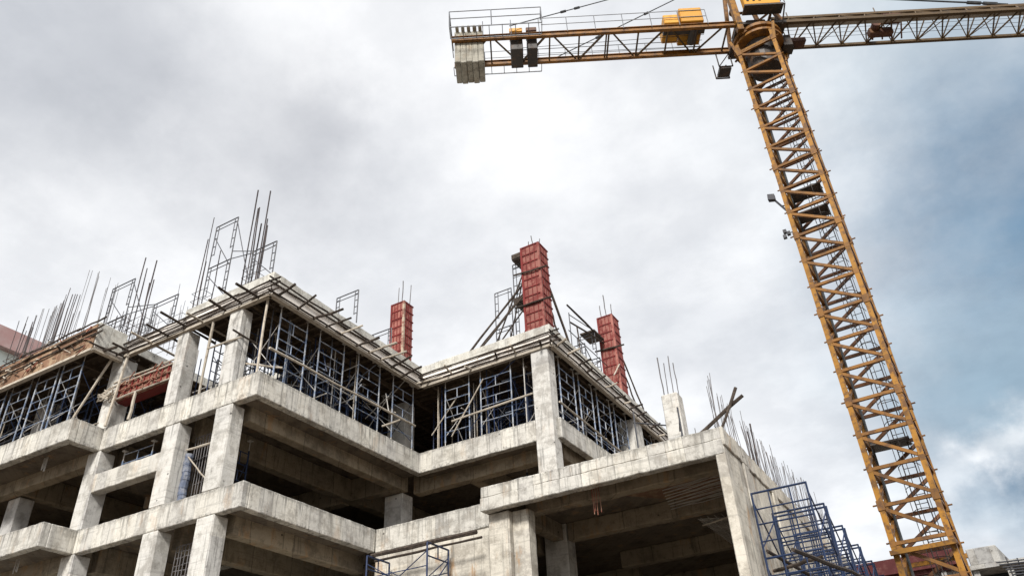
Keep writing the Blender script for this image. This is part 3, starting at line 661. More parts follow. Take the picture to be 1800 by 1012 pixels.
t = thing('leaning_board', (-20.1, Y1 + 1.1, Z1), 'pale triangular board behind the lower rebar mesh', 'board')
MB().prism([(-20.5, Y1 + 1.05), (-19.3, Y1 + 1.05), (-19.3, Y1 + 1.09), (-20.5, Y1 + 1.09)], 6.05, 6.2).build('rail', 'ply', t)
MB().hexa([(-20.5, Y1 + 1.1, 6.2), (-19.45, Y1 + 1.1, 6.0), (-19.45, Y1 + 1.14, 6.0), (-20.5, Y1 + 1.14, 6.2), (-20.5, Y1 + 1.1, 7.0), (-19.5, Y1 + 1.1, 6.1), (-19.5, Y1 + 1.14, 6.1), (-20.5, Y1 + 1.14, 7.0)]).build('panel', 'ply', t)
# hanging strips of starter bars under the slabs
def hang(label, x, y, z0, z1, mat):
    t = thing('hanging_bars', (x, y, z0), label, 'rebar')
    for i in range(4):
        xx = x + (i - 1.5) * 0.07
        MB().crooked((xx, y, z1), (xx + random.uniform(-.04, .04), y, z0 + random.uniform(0, .15)), 0.015, 3, 0.01, 5).build('bar', mat, t)
hang('pale bars hanging under the upper balcony', -27.3, 14.8, 10.85, 11.95, 'galv')
hang('grey bars hanging under the lower balcony', -27.2, 14.8, 7.3, 8.1, 'galv')
hang('rust orange bars hanging under the front edge of the low block', -9.0, 20.8, 7.1, 8.0, 'red_beam')

# ------------------------------------------------------------------ things standing on the top floor
def cage(label, bars, mat='rebar', r=0.02, ties=True, group='starter bar cages on the top floor'):
    zs = Z4 + 0.02 if bars[0][2] > Z4 else Z2
    cx_ = sum(b[0] for b in bars) / len(bars); cy_ = sum(b[1] for b in bars) / len(bars)
    z0 = min(b[3] for b in bars)
    t = thing('rebar_cage', (cx_, cy_, z0), label, 'rebar', group)
    for (x, y, z1, zb) in bars:
        lean = random.uniform(-0.06, 0.06)
        MB().crooked((x, y, zb), (x + lean, y + random.uniform(-0.06, 0.06), z1), r * random.uniform(0.85, 1.15), 4, 0.012, 5).build('bar', mat, t)
    if ties and len(bars) > 3:
        for kx in range(3):
            z = z0 + 0.3 + kx * 0.35
            xs = [b[0] for b in bars]; ys = [b[1] for b in bars]
            MB().bar((min(xs), min(ys), z), (max(xs), min(ys), z), 0.01, 5).bar((max(xs), min(ys), z), (max(xs), max(ys), z), 0.01, 5).bar((max(xs), max(ys), z), (min(xs), max(ys), z), 0.01, 5).bar((min(xs), max(ys), z), (min(xs), min(ys), z), 0.01, 5).build('tie', mat, t)
    return t
zb = Z4
cage('tall starter bars rising among the legs of the tall scaffold frame', [(-22.15, 15.7, 19.5, zb), (-21.85, 15.65, 20.4, zb), (-22.3, 16.0, 18.6, zb), (-21.7, 16.1, 19.0, zb)])
cage('tallest starter bars rising by the front corner of the roof', [(-19.6, 15.65, 20.8, zb), (-19.3, 15.7, 19.75, zb), (-18.85, 15.6, 20.3, zb), (-19.45, 15.9, 19.2, zb), (-19.25, 16.0, 19.4, zb), (-19.05, 15.9, 18.9, zb), (-19.35, 15.62, 19.7, zb)], r=0.026)
cage('starter bars between the smaller two lift scaffold and the front corner', [(-25.9, 15.7, 20.1, zb), (-25.55, 15.65, 19.45, zb), (-25.0, 15.6, 19.6, zb), (-25.3, 15.9, 18.9, zb), (-25.7, 16.1, 19.0, zb)], r=0.024)
cage('pale thin starter bars above the pale end of the brown edged roof', [(-28.9 + i * 0.11, 15.2 + random.uniform(-.1, .9), 20.35 - i * 0.05 + random.uniform(-.6, .1), zb) for i in range(14)], 'rebar_grey', 0.011)
cage('dark starter bars beside the pale thin cluster on the brown edged roof', [(-29.55 + i * 0.14, 14.8 + random.uniform(-.1, .4), 19.3 - abs(i - 3) * 0.14, zb) for i in range(7)], 'rebar', 0.017)
cage('dense thin starter bars in the middle of the brown edged roof', [(-31.9 + i * 0.1, 15.0 + random.uniform(-.2, .9), 19.75 - i * 0.02 + random.uniform(-.6, .1), zb) for i in range(24)], 'rebar_grey', 0.012)
cage('starter bars on the brown edged roof before the faded rose roof', [(-32.6 + i * 0.14, 14.8 + random.uniform(-.1, .4), 18.9 + random.uniform(-.5, .2), zb) for i in range(11)], 'rebar', 0.014)
cage('low thin starter bars behind the smaller two lift scaffold', [(-27.6 + i * 0.16, 16.6 + random.uniform(-.3, .6), 18.2 + random.uniform(-.9, .3), zb) for i in range(26)], 'rebar_grey', 0.011)
cage('low dark starter bars before the smaller two lift scaffold', [(-26.6 + i * 0.16, 15.4 + random.uniform(-.2, .3), 17.2 + random.uniform(-.3, .3), zb) for i in range(7)], 'rebar', 0.015)

def tall_frame(m, x, y, w, z0, z1, r=0.024):
    """walk-through frame in the xz plane: legs, head bar, short inner legs with rungs"""
    m.bar((x, y, z0), (x, y, z1), r).bar((x + w, y, z0), (x + w, y, z1), r).bar((x, y, z1), (x + w, y, z1), r)
    h = z1 - z0
    for s in (0.16, w - 0.16):
        m.bar((x + s, y, z0 + h * 0.28), (x + s, y, z1), r * 0.75)
        e = 0.0 if s < 0.5 else w
        for q in range(4):
            z = z0 + h * (0.3 + 0.2 * q); m.bar((x + s, y, z), (x + e, y, z), r * 0.7)
    m.bar((x, y, z1 - 0.18), (x + w, y, z1 - 0.18), r * 0.7)
    return m
def roof_scaffold(label, x, y, w, lifts, z0, lx, ly, lw, lz1, mat='grey_steel', far=None):
    t = thing('roof_scaffold', (x + w / 2, y, z0), label, 'scaffold', 'scaffold frames on the top floor')
    for a, b in lifts: tall_frame(MB(), x, y, w, a, b).build('frame', mat, t)
    tall_frame(MB(), lx, ly, lw, z0, lz1).build('frame', mat, t)
    top = lifts[-1][1]
    for p, q in (((x + w, y, top - 0.25), (lx, ly, z0 + 0.3)), ((x, y, top - 0.5), (x + w, y, lifts[0][1] - 0.3)), ((lx, ly, lz1 - 0.3), (lx + lw, ly, z0 + 0.2)),
                 ((x + w, y, lifts[0][1] - 0.0), (lx, ly, lz1 - 0.05)), ((x, y, lifts[0][1] - 0.3), (x + w, y, z0 + 0.2)), ((x + w, y, lifts[0][1] + 0.35), (lx, ly, lz1 + 0.02))):
        MB().bar(p, q, 0.017).build('cross_brace', mat, t)
roof_scaffold('two lift scaffold frame at the front corner of the roof', -21.55, 15.6, 1.18, [(15.94, 17.75), (17.77, 19.74)], 15.94, -19.2, 15.62, 1.15, 17.6)
roof_scaffold('smaller two lift scaffold frame behind the pale slab end', -27.5, 15.6, 1.4, [(15.5, 17.35), (17.37, 19.1)], 15.5, -24.4, 15.62, 1.35, 17.2)

def col_formwork(label, x0, x1, y0, y1, z0, z1, step=0.42):
    t = thing('column_formwork', ((x0 + x1) / 2, (y0 + y1) / 2, z0), label, 'formwork', 'red column formwork on the top floor')
    d = 0.03
    bx('panel', 'red', t, x0, x1, y0, y0 + d, z0, z1); bx('panel', 'red', t, x0, x1, y1 - d, y1, z0, z1)
    bx('panel', 'red', t, x0, x0 + d, y0 + d, y1 - d, z0, z1); bx('panel', 'red', t, x1 - d, x1, y0 + d, y1 - d, z0, z1)
    nr = int((z1 - z0) / step)
    for i in range(nr + 1):
        z = z0 + (z1 - z0 - 0.05) * i / nr; e = 0.032
        m = MB()
        m.box(x0 - e, x1 + e, y0 - e, y0 - 0.002, z, z + 0.05).box(x0 - e, x1 + e, y1 + 0.002, y1 + e, z, z + 0.05)
        m.box(x0 - e, x0 - 0.002, y0, y1, z, z + 0.05).box(x1 + 0.002, x1 + e, y0, y1, z, z + 0.05)
        m.build('clamp', 'red_dark', t)
    for s in (0.25, 0.5, 0.75):
        x = x0 + (x1 - x0) * s; bx('rib', 'red_dark', t, x - 0.014, x + 0.014, y0 - 0.022, y0 - 0.003, z0, z1)
        y = y0 + (y1 - y0) * s; bx('rib', 'red_dark', t, x1 + 0.003, x1 + 0.022, y - 0.014, y + 0.014, z0, z1)
    bx('corner_angle', 'corner' if 'alone' in label else 'red', t, x1 - 0.06, x1 + 0.036, y0 - 0.036, y0 + 0.06, z0, z1 - 0.02)
    bx('corner_angle', 'red_dark', t, x0 - 0.036, x0 + 0.05, y0 - 0.036, y0 + 0.05, z0, z1)
    return t
col_formwork('red steel column formwork standing alone behind the roof notch', -19.42, -18.72, 23.95, 24.6, Z4, 19.75)
col_formwork('red steel column formwork propped by poles above the white corner column', -12.62, -11.78, 24.05, 24.85, Z4 + 0.05, 20.2)
col_formwork('red steel column formwork on the crane side roof edge with planks beside it', -12.3, -11.55, 31.0, 31.8, Z4 + 0.05, 20.1)
cage('starter bars above the red column formwork by the roof notch', [(-19.25, 24.2, 20.75, 19.7), (-18.95, 24.1, 20.95, 19.7), (-18.8, 24.45, 20.9, 19.7)], 'rebar_grey', 0.022, False, 'bars above the red formwork')
cage('starter bars above the propped red column formwork', [(-12.4, 24.3, 20.6, 20.1), (-12.15, 24.3, 20.85, 20.1), (-11.95, 24.5, 20.7, 20.1), (-12.3, 24.6, 20.5, 20.1)], 'rebar_grey', 0.022, False, 'bars above the red formwork')
cage('starter bars above the red column formwork on the crane side', [(-12.15, 31.2, 20.9, 20.0), (-11.9, 31.2, 21.4, 20.0), (-11.7, 31.4, 20.9, 20.0)], 'rebar_grey', 0.024, False, 'bars above the red formwork')
cage('starter bars above the short pale column on the low block roof', [(-7.85, 25.3, 13.9, 12.3), (-7.7, 25.3, 13.6, 12.3), (-7.5, 25.3, 13.85, 12.3), (-7.4, 25.6, 13.7, 12.3)], 'rebar_grey', 0.02, False, 'bars above concrete columns')
# raking props
for lab, p, q, r in (('long dark raking prop on the notch side of the propped red formwork, upper', (-12.75, 24.5, 18.8), (-15.6, 24.2, Z4), 0.045),
                     ('long dark raking prop on the notch side of the propped red formwork, middle', (-12.75, 24.55, 18.4), (-15.35, 24.35, Z4), 0.04),
                     ('long dark raking prop on the notch side of the propped red formwork, lower', (-12.75, 24.4, 18.1), (-14.95, 24.1, Z4), 0.04),
                     ('dark raking prop on the crane side of the propped red formwork, outer', (-11.9, 24.9, 18.6), (-11.62, 25.9, Z4), 0.04),
                     ('dark raking prop on the crane side of the propped red formwork, inner', (-11.9, 24.9, 17.4), (-11.75, 25.3, Z4), 0.035),
                     ('dark raking prop on the crane side of the propped red formwork, second outer', (-11.85, 24.95, 18.4), (-11.55, 25.75, Z4), 0.032),
                     ('dark raking prop beyond the crane side red formwork, outer', (-11.75, 31.85, 18.5), (-11.48, 33.4, Z4), 0.045),
                     ('dark raking prop beyond the crane side red formwork, inner', (-11.75, 31.85, 17.8), (-11.6, 32.8, Z4), 0.04),
                     ('dark plank sticking out from the platform by the crane side red formwork, upper', (-12.1, 27.1, 18.75), (-12.1, 30.9, 18.75), 0.05),
                     ('dark plank sticking out from the platform by the crane side red formwork, lower', (-12.15, 27.35, 18.0), (-12.1, 30.9, 18.6), 0.045),
                     ('thin dark raking pole crossing behind the platforms of the propped red formwork', (-13.0, 25.2, 20.2), (-14.9, 25.0, Z4), 0.032),
                     ('thin dark pole from the middle of the propped red formwork to the notch side', (-12.8, 24.7, 17.8), (-14.5, 24.5, Z4), 0.032),
                     ('thin dark pole high on the notch side of the propped red formwork', (-12.8, 24.6, 19.5), (-14.2, 25.2, Z4), 0.03),
                     ('dark cross pole clamped round the propped red formwork near its top', (-13.0, 23.98, 18.9), (-11.4, 23.95, 18.75), 0.04),
                     ('dark cross pole clamped round the propped red formwork at mid height', (-13.0, 23.98, 17.3), (-11.3, 23.95, 17.2), 0.04),
                     ('dark cross pole clamped round the crane side red formwork', (-12.6, 30.94, 18.3), (-11.1, 30.92, 18.2), 0.04),
                     ('dark thin pole standing between the two propped red forms', (-11.9, 27.6, Z4), (-12.0, 27.7, 17.9), 0.03),
                     ('pale short prop against the crane side red formwork', (-11.5, 31.0, 17.3), (-11.45, 30.0, 16.3), 0.035)):
    tag(MB().crooked(p, q, r, 4, 0.02).build('raking_prop', 'timber' if 'pale' in lab else 'pole'), lab, 'prop', 'raking props on the top floor')
# scaffold with small platforms beside the propped formwork
t = thing('access_scaffold', (-14.1, 25.5, Z4), 'grey access scaffold with small platforms beside the propped red formwork', 'scaffold', 'access scaffolds on the top floor')
tall_frame(MB(), -14.85, 25.5, 0.85, Z4, 17.6).build('frame', 'grey_steel', t); tall_frame(MB(), -14.85, 25.5, 0.85, 17.62, 19.5).build('frame', 'grey_steel', t)
tall_frame(MB(), -13.75, 25.3, 0.7, Z4, 18.2).build('frame', 'grey_steel', t); tall_frame(MB(), -13.75, 25.3, 0.6, 18.22, 20.5).build('frame', 'grey_steel', t)
for z in (18.2, 20.5):
    m = MB()
    for i in range(4): m.box(-13.6 + 0.16 * i, -13.45 + 0.16 * i, 25.0, 25.8, z, z + 0.05)
    m.build('platform', 'pole', t)
    MB().box(-13.6, -13.0, 24.96, 25.0, z + 0.05, z + 0.3).build('toe_board', 'pole', t)
for p, q in (((-14.0, 25.5, 16.0), (-13.1, 25.3, 17.4)), ((-14.0, 25.5, 19.3), (-13.75, 25.3, 18.3)), ((-14.85, 25.5, 17.2), (-14.0, 25.5, 16.1)), ((-13.75, 25.3, 18.4), (-13.15, 25.3, 20.3)), ((-14.85, 25.5, 16.9), (-13.05, 25.3, 16.9))):
    MB().bar(p, q, 0.02).build('cross_brace', 'grey_steel', t)
t = thing('access_scaffold', (-12.7, 29.4, Z4), 'grey access scaffold with a plank platform beside the crane side red formwork', 'scaffold', 'access scaffolds on the top floor')
tall_frame(MB(), -13.3, 28.6, 1.2, Z4, 17.5).build('frame', 'grey_steel', t); tall_frame(MB(), -13.3, 30.2, 1.2, Z4, 17.5).build('frame', 'grey_steel', t)
tall_frame(MB(), -13.0, 29.9, 0.9, 17.5, 18.7).build('frame', 'grey_steel', t)
MB().box(-12.8, -12.05, 29.8, 30.9, 18.75, 18.82).build('platform', 'pole', t)
for p, q in (((-12.1, 28.6, 17.3), (-12.1, 30.2, 16.2)), ((-12.1, 28.6, 16.2), (-12.1, 30.2, 17.3)), ((-12.1, 27.0, 17.4), (-12.1, 31.0, 17.4)), ((-12.1, 27.2, 18.3), (-12.1, 30.6, 18.9)), ((-12.1, 27.2, Z4), (-12.1, 27.2, 18.4))):
    MB().bar(p, q, 0.022).build('cross_brace', 'grey_steel', t)
for lab, x, y, dx, dy, h in (('small grey scaffold frame peeping over the long roof edge', -18.6, 19.5, 1.1, 0, 1.5), ('small grey scaffold rail beside the notch red formwork', -18.9, 22.0, 1.0, 0, 1.1)):
    t = thing('roof_frame', (x, y, Z4), lab, 'scaffold')
    tall_frame(MB(), x, y, 1.1, Z4, Z4 + h).build('frame', 'grey_steel', t)

# ------------------------------------------------------------------ right hand block: roof bars, crossed poles, blue wall scaffold
def row(label, x, y0, y1, nb, z1, mat='rebar_grey', r=0.010, jit=0.35, dx=0.1):
    t = thing('rebar_row', (x, (y0 + y1) / 2, Z2), label, 'rebar', 'starter bars along the right block wall')
    for i in range(nb):
        y = y0 + (y1 - y0) * i / max(1, nb - 1)
        MB().crooked((x + random.uniform(-dx, dx), y, Z2), (x + random.uniform(-dx, dx), y + random.uniform(-.1, .1), z1 + random.uniform(-jit, jit)), r, 3, 0.02, 5).build('bar', mat, t)
    for z in (Z2 + 0.55,):
        MB().bar((x, y0, z), (x, y1, z), 0.009, 5).build('tie', mat, t)
row('pale starter bars on the block roof just behind the crossed poles', -5.3, 21.3, 24.0, 18, 10.6)
row('thin starter bars along the middle of the block wall top', -5.2, 24.3, 29.0, 34, 10.3)
row('thin starter bars on the far part of the block wall top', -5.1, 29.3, 37.0, 40, 10.4)
cage('dark bundle of bars rising from the block wall top', [(-5.1, 24.6, 10.0, Z2), (-5.05, 24.75, 10.3, Z2), (-5.1, 24.9, 9.9, Z2)], 'rebar', 0.026, False, 'bundles on the block roof')
cage('few thin bars on the block roof beside the pale column', [(-6.6, 24.0, 10.3, Z2), (-6.4, 24.2, 9.9, Z2), (-6.2, 24.1, 10.1, Z2), (-6.0, 24.5, 10.0, Z2)], 'rebar_grey', 0.016, False, 'bundles on the block roof')
t = thing('low_rail', (-7.0, 23.6, Z2), 'low dark rail between the pale roof column and the crossed poles', 'rail')
rod('post', 'grey_steel', t, (-6.95, 23.6, Z2), (-6.95, 23.6, 11.0), 0.03); rod('bar', 'grey_steel', t, (-7.3, 24.6, 10.6), (-6.95, 23.6, 10.6), 0.025); rod('bar', 'grey_steel', t, (-7.3, 24.6, 10.1), (-6.95, 23.6, 10.1), 0.025)
t = thing('low_rail', (-8.3, 24.3, Z2), 'low dark rail between the pale roof column and the top floor', 'rail')
rod('post', 'grey_steel', t, (-8.75, 24.3, Z2), (-8.75, 24.3, 11.6), 0.03); rod('bar', 'grey_steel', t, (-8.8, 24.3, 11.2), (-7.95, 25.2, 11.2), 0.025)
tag(MB().crooked((-5.9, 20.9, Z2 + 0.1), (-4.2, 20.75, 9.5), 0.055, 4, 0.02).build('timber_pole', 'pole'), 'long dark timber pole lying out over the block roof corner', 'pole', 'crossed poles on the block roof corner')
tag(MB().crooked((-4.98, 20.5, Z2 - 0.02), (-4.36, 20.8, 9.8), 0.05, 4, 0.02).build('timber_pole', 'pole'), 'shorter dark timber pole standing up across the long one', 'pole', 'crossed poles on the block roof corner')
def wall_scaffold(label, y, y2, x0=-4.72, x1=-3.26, ztop=7.0):
    t = thing('wall_scaffold', ((x0 + x1) / 2, y, GZ), label, 'scaffold', 'blue scaffold bays beside the block wall')
    z0 = GZ; zz_ = [ztop - 1.72 * i for i in range(5)] + [GZ]
    for yy in (y, y2):
        for i in range(5):
            m = MB(); a, b = zz_[i + 1] + 0.01, zz_[i]; r = 0.029
            m.bar((x0, yy, a), (x0, yy, b), r).bar((x1, yy, a), (x1, yy, b), r).bar((x0, yy, b - 0.02), (x1, yy, b - 0.02), r)
            m.bar((x0, yy, a + 0.4), (x1, yy, a + 0.4), r * 0.7).bar((x0, yy, a + 1.25), (x1, yy, a + 1.25), r * 0.7)
            m.bar((x0 + 0.45, yy, a), (x0 + 0.45, yy, b), r * 0.7).bar((x1 - 0.45, yy, a), (x1 - 0.45, yy, b), r * 0.7).bar((x0, yy, a + 0.85), (x1, yy, a + 0.85), r * 0.8)
            m.build('frame', 'blue', t)
    for i in range(5):
        a, b = zz_[i + 1] + 0.25, zz_[i] - 0.25
        for x in (x0, x1):
            MB().bar((x, y, a), (x, y2, b), 0.02).bar((x, y, b), (x, y2, a), 0.02).build('cross_brace', 'blue_dark', t)
    return t
for i, (y, y2) in enumerate(((21.45, 23.6), (23.95, 26.2), (26.6, 28.8), (29.2, 31.4), (31.9, 34.0), (34.4, 36.5))):
    wall_scaffold('blue wall scaffold bay beside the block wall, %s from the front' % ORD[i], y, y2)
for lab, p, q in (('dark timber pole slung along the blue wall scaffold, lower', (-3.0, 13.3, 3.75), (-3.0, 27.0, 5.5)),
                  ('dark timber pole slung across the blue wall scaffold, upper', (-4.6, 21.3, 5.4), (-3.0, 30.0, 4.6)),
                  ('pale sheet edge pole on the blue wall scaffold', (-4.75, 22.2, 5.1), (-3.4, 22.0, 5.2))):
    if 'lower' in lab: p = (-3.2, 17.2, 4.3)
    tag(MB().crooked(p, q, 0.05, 6, 0.02).build('timber_pole', 'pole'), lab, 'pole', 'poles on the blue wall scaffold')
t = thing('net_sheet', (-3.3, 27, 3.5), 'blue tarpaulin bundle hung inside the far blue scaffold bays', 'tarpaulin')
m = MB()
for i in range(9):
    y = 24.4 + i * 0.55; m.hexa([(-3.45, y, 2.2 + random.uniform(-.3, .3)), (-3.3, y, 2.2), (-3.3, y + 0.56, 2.2), (-3.45, y + 0.56, 2.2 + random.uniform(-.3, .3)), (-3.5, y, 4.3 + random.uniform(-.4, .5)), (-3.35, y, 4.4), (-3.35, y + 0.56, 4.4), (-3.5, y + 0.56, 4.3 + random.uniform(-.3, .5))])
m.build('sheet', 'blue', t)
# dropped soffit panel and loose bars inside the block
t = thing('hanging_sheet', (-7.3, 22.6, 7.0), 'sagging brown plywood sheet under the dark block ceiling', 'plywood')
MB().prism([(-8.9, 21.65), (-5.4, 21.65), (-5.6, 23.2), (-7.0, 23.9)], 7.93, 7.97).build('sheet', 'ply_brown', t)
t = thing('ceiling_mesh', (-6.4, 24.5, 7.3), 'rebar mesh hanging under the dark block ceiling by the side wall', 'rebar mesh')
for i in range(18):
    y = 21.7 + i * 0.13; MB().crooked((-7.3 - 0.03 * i, y, 7.9 - 0.05 * (i % 4)), (-5.2, y - 0.1, 7.95 - 0.03 * (i % 3)), 0.013, 5, 0.02, 5).build('bar', 'galv', t)
for i in range(22):
    y = 24.5 + i * 0.17; MB().bar((-7.2, y, 7.55), (-5.2, y + 0.9, 7.5), 0.014, 5).build('bar', 'galv', t)
for i in range(9):
    x = -7.1 + i * 0.22; MB().bar((x, 24.5, 7.57), (x, 28.2, 7.5), 0.013, 5).build('cross_bar', 'galv', t)
for lab, p, q in (('pale loose timber under the block ceiling', (-7.2, 24.9, 7.45), (-6.2, 24.7, 7.5)), ('pale loose timber deeper under the block ceiling', (-5.4, 26.0, 7.1), (-5.2, 24.3, 7.2))):
    tag(MB().crooked(p, q, 0.03, 3, 0.01).build('loose_timber', 'timber'), lab, 'timber')
# blue frames in front of the low wall and the pole lying on them
for lab, x in (('blue scaffold frame before the low wall, away from the block pillar', -16.82), ('blue scaffold frame before the low wall, next to the block pillar', -14.46)):
    t = thing('wall_frame', (x, 20.6, GZ), lab, 'scaffold', 'blue frames in front of the low wall')
    for i, (a, b) in enumerate(((5.4, 7.2), (3.6, 5.38), (1.8, 3.58), (0.0, 1.78), (GZ, -0.02))):
        m = MB(); r = 0.03
        y0, y1 = 20.05, 21.2
        m.bar((x, y0, a), (x, y0, b), r).bar((x, y1, a), (x, y1, b), r).bar((x, y0, b), (x, y1, b), r).bar((x, y0, b - 0.4), (x, y1, b - 0.4), r * 0.8).bar((x, (y0 + y1) / 2, b - 0.4), (x, (y0 + y1) / 2, b), r * 0.7)
        m.bar((x, y0 + 0.05, a + 0.3), (x, y1 - 0.05, b - 0.42), r * 0.6)
        m.build('frame', 'blue_dark', t)
t = thing('brace_pair', (-15.6, 20.6, 5.2), 'thin crossed braces between the two blue frames before the low wall', 'brace')
for y in (20.05, 21.2): MB().bar((-16.82, y, 6.95), (-14.46, y, 5.6), 0.016).bar((-16.82, y, 5.6), (-14.46, y, 6.95), 0.016).build('brace', 'blue_dark', t)
for y in (20.05, 21.2): MB().bar((-16.82, y, 6.5), (-14.46, y, 6.5), 0.016).build('rail', 'blue_dark', t)
tag(MB().crooked((-16.9, 20.35, 7.28), (-12.75, 20.2, 7.22), 0.075, 5, 0.015).build('timber_pole', 'pole'), 'thick dark pole lying along the two blue frames before the low wall', 'pole')
tag(MB().crooked((-17.2, 20.9, 7.27), (-13.0, 20.9, 7.27), 0.04, 5, 0.015).build('timber_pole', 'pole'), 'thin dark pole behind the thick one on the blue frames', 'pole')

# ------------------------------------------------------------------ tower crane
CR = Vector((-1.32, 29.97, 0.0))
K = thing('tower_crane', (CR.x, CR.y, GZ), 'tall ochre lattice tower crane with counterweights and long jib', 'crane')
my = math.radians(-3.5)
ex = Vector((math.cos(my), math.sin(my), 0)); ey = Vector((-math.sin(my), math.cos(my), 0))
def mp(x, y, z): p = CR + ex * x + ey * y; return (p.x, p.y, z)
HW = 0.865; BAY = 1.275; MT = 31.7
for sx in (-1, 1):
    for sy in (-1, 1):
        MB().bar(mp(sx * HW, sy * HW, GZ), mp(sx * HW, sy * HW, MT), 0.125, 4, up=ex).build('mast_chord', 'crane', K)
nb = int((MT - 1.0 - GZ) / BAY)
zs = [MT - 0.6 - BAY * i for i in range(nb + 1)]
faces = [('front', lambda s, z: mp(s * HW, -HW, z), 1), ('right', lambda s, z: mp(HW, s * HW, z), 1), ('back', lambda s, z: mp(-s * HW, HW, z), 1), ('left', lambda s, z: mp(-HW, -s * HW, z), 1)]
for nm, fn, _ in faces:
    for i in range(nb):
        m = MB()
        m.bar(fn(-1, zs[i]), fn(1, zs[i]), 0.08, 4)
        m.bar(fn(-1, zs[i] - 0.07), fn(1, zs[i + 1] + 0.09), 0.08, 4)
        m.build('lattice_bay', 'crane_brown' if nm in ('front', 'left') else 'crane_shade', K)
# flange collars, every third bay, and small gusset nubs at each node
for i in range(nb):
    big = (i % 3 == 0)
    for sx in (-1, 1):
        for sy in (-1, 1):
            m = MB(); h = 0.17 if big else 0.10
            m.bar(mp(sx * HW, sy * HW, zs[i] - h), mp(sx * HW, sy * HW, zs[i] + h), 0.165 if big else 0.135, 4, up=ex)
            m.bar(mp(sx * (HW + 0.02), sy * HW, zs[i] + 0.05), mp(sx * (HW + (0.26 if big else 0.2)), sy * HW, zs[i] + 0.05), 0.03, 6)
            m.build('mast_collar', 'crane_brown', K)
# ladder with hoops inside the mast
m = MB()
for s in (-0.2, 0.2): m.bar(mp(0.25 + s, 0.45, GZ), mp(0.25 + s, 0.45, MT), 0.022)
for i in range(int((MT - GZ) / 0.32)): m.bar(mp(0.05, 0.45, GZ + 0.32 * i), mp(0.45, 0.45, GZ + 0.32 * i), 0.014, 5)
m.build('ladder', 'crane_dark', K)
m = MB()
for i in range(36):
    z = GZ + 2.4 + 0.8 * i
    if z > MT - 1: break
    pts = [mp(0.25 + 0.36 * math.cos(t), 0.42 - 0.62 * math.sin(t), z) for t in [math.pi * q / 6 for q in range(7)]]
    for a, b in zip(pts, pts[1:]): m.bar(a, b, 0.014, 5)
for q in (1, 3, 5):
    t_ = math.pi * q / 6; m.bar(mp(0.25 + 0.36 * math.cos(t_), 0.42 - 0.62 * math.sin(t_), GZ + 2.4), mp(0.25 + 0.36 * math.cos(t_), 0.42 - 0.62 * math.sin(t_), MT - 1), 0.013, 5)
m.build('ladder_cage', 'crane_dark', K)
for z in (21.2, 22.4, 10.5): bx('rest_platform', 'crane_dark', K, CR.x - 0.7, CR.x + 0.6, CR.y - 0.1, CR.y + 0.75, z, z + 0.06)
MB().bar(mp(-0.75, 0.6, GZ), mp(-0.75, 0.6, MT), 0.05, 6).build('power_cable', 'cable', K)
# cross frame near the bottom of the picture
for sy in (-1.12, 1.12): MB().bar(mp(-1.0, sy, 6.55), mp(1.0, sy, 6.55), 0.10, 4).build('tie_collar', 'crane', K)
# floodlight on an arm
MB().bar(mp(-HW, -HW, 20.9), mp(-HW - 0.42, -HW - 0.15, 21.75), 0.045).bar(mp(-HW, -HW, 21.3), mp(-HW - 0.25, -HW - 0.1, 21.35), 0.03).build('lamp_arm', 'lamp', K)
lp = mp(-HW - 0.5, -HW - 0.2, 21.85)
MB().hexa([(lp[0] - 0.15, lp[1] - 0.12, lp[2] - 0.10), (lp[0] + 0.15, lp[1] - 0.12, lp[2] - 0.2), (lp[0] + 0.15, lp[1] + 0.1, lp[2] - 0.2), (lp[0] - 0.15, lp[1] + 0.1, lp[2] - 0.10),
           (lp[0] - 0.12, lp[1] - 0.1, lp[2] + 0.2), (lp[0] + 0.16, lp[1] - 0.1, lp[2] + 0.1), (lp[0] + 0.16, lp[1] + 0.08, lp[2] + 0.1), (lp[0] - 0.12, lp[1] + 0.08, lp[2] + 0.2)]).build('floodlight', 'lamp', K)
for a, b in ((-1.25, 20.0), (-1.12, 19.85), (-1.3, 19.75)):
    p = mp(a, -HW - 0.1, b); bx('junction_box', 'lamp', K, p[0] - 0.07, p[0] + 0.07, p[1] - 0.07, p[1] + 0.07, p[2] - 0.08, p[2] + 0.08)
MB().bar(mp(-HW, -HW, 19.9), mp(-1.3, -HW - 0.1, 19.9), 0.025).build('box_arm', 'lamp', K)
# slewing ring and turntable
MB().lathe((CR.x, CR.y), [(0.9, 31.75), (1.22, 31.78), (1.22, 31.92), (1.1, 31.94), (1.1, 32.1), (1.25, 32.12), (1.25, 32.3), (0.9, 32.32)], 32).build('slewing_ring', 'crane_brown', K)
MB().lathe((CR.x, CR.y), [(0.45, 30.0), (0.72, 30.1), (0.8, 31.72), (0.5, 31.73)], 20).build('slewing_motor', 'crane_dark', K)
m = MB()                                   # raking struts from the mast head out to the ring
for sx in (-1, 1):
    for sy in (-1, 1): m.bar(mp(sx * HW, sy * HW, 30.8), mp(sx * 1.1, sy * 1.1, 31.9), 0.09, 4)
for s in (-1, 1): m.bar(mp(-HW, s * HW, 31.2), mp(HW, s * HW, 31.2), 0.09, 4); m.bar(mp(s * HW, -HW, 31.2), mp(s * HW, HW, 31.2), 0.09, 4)
m.build('mast_head', 'crane', K)
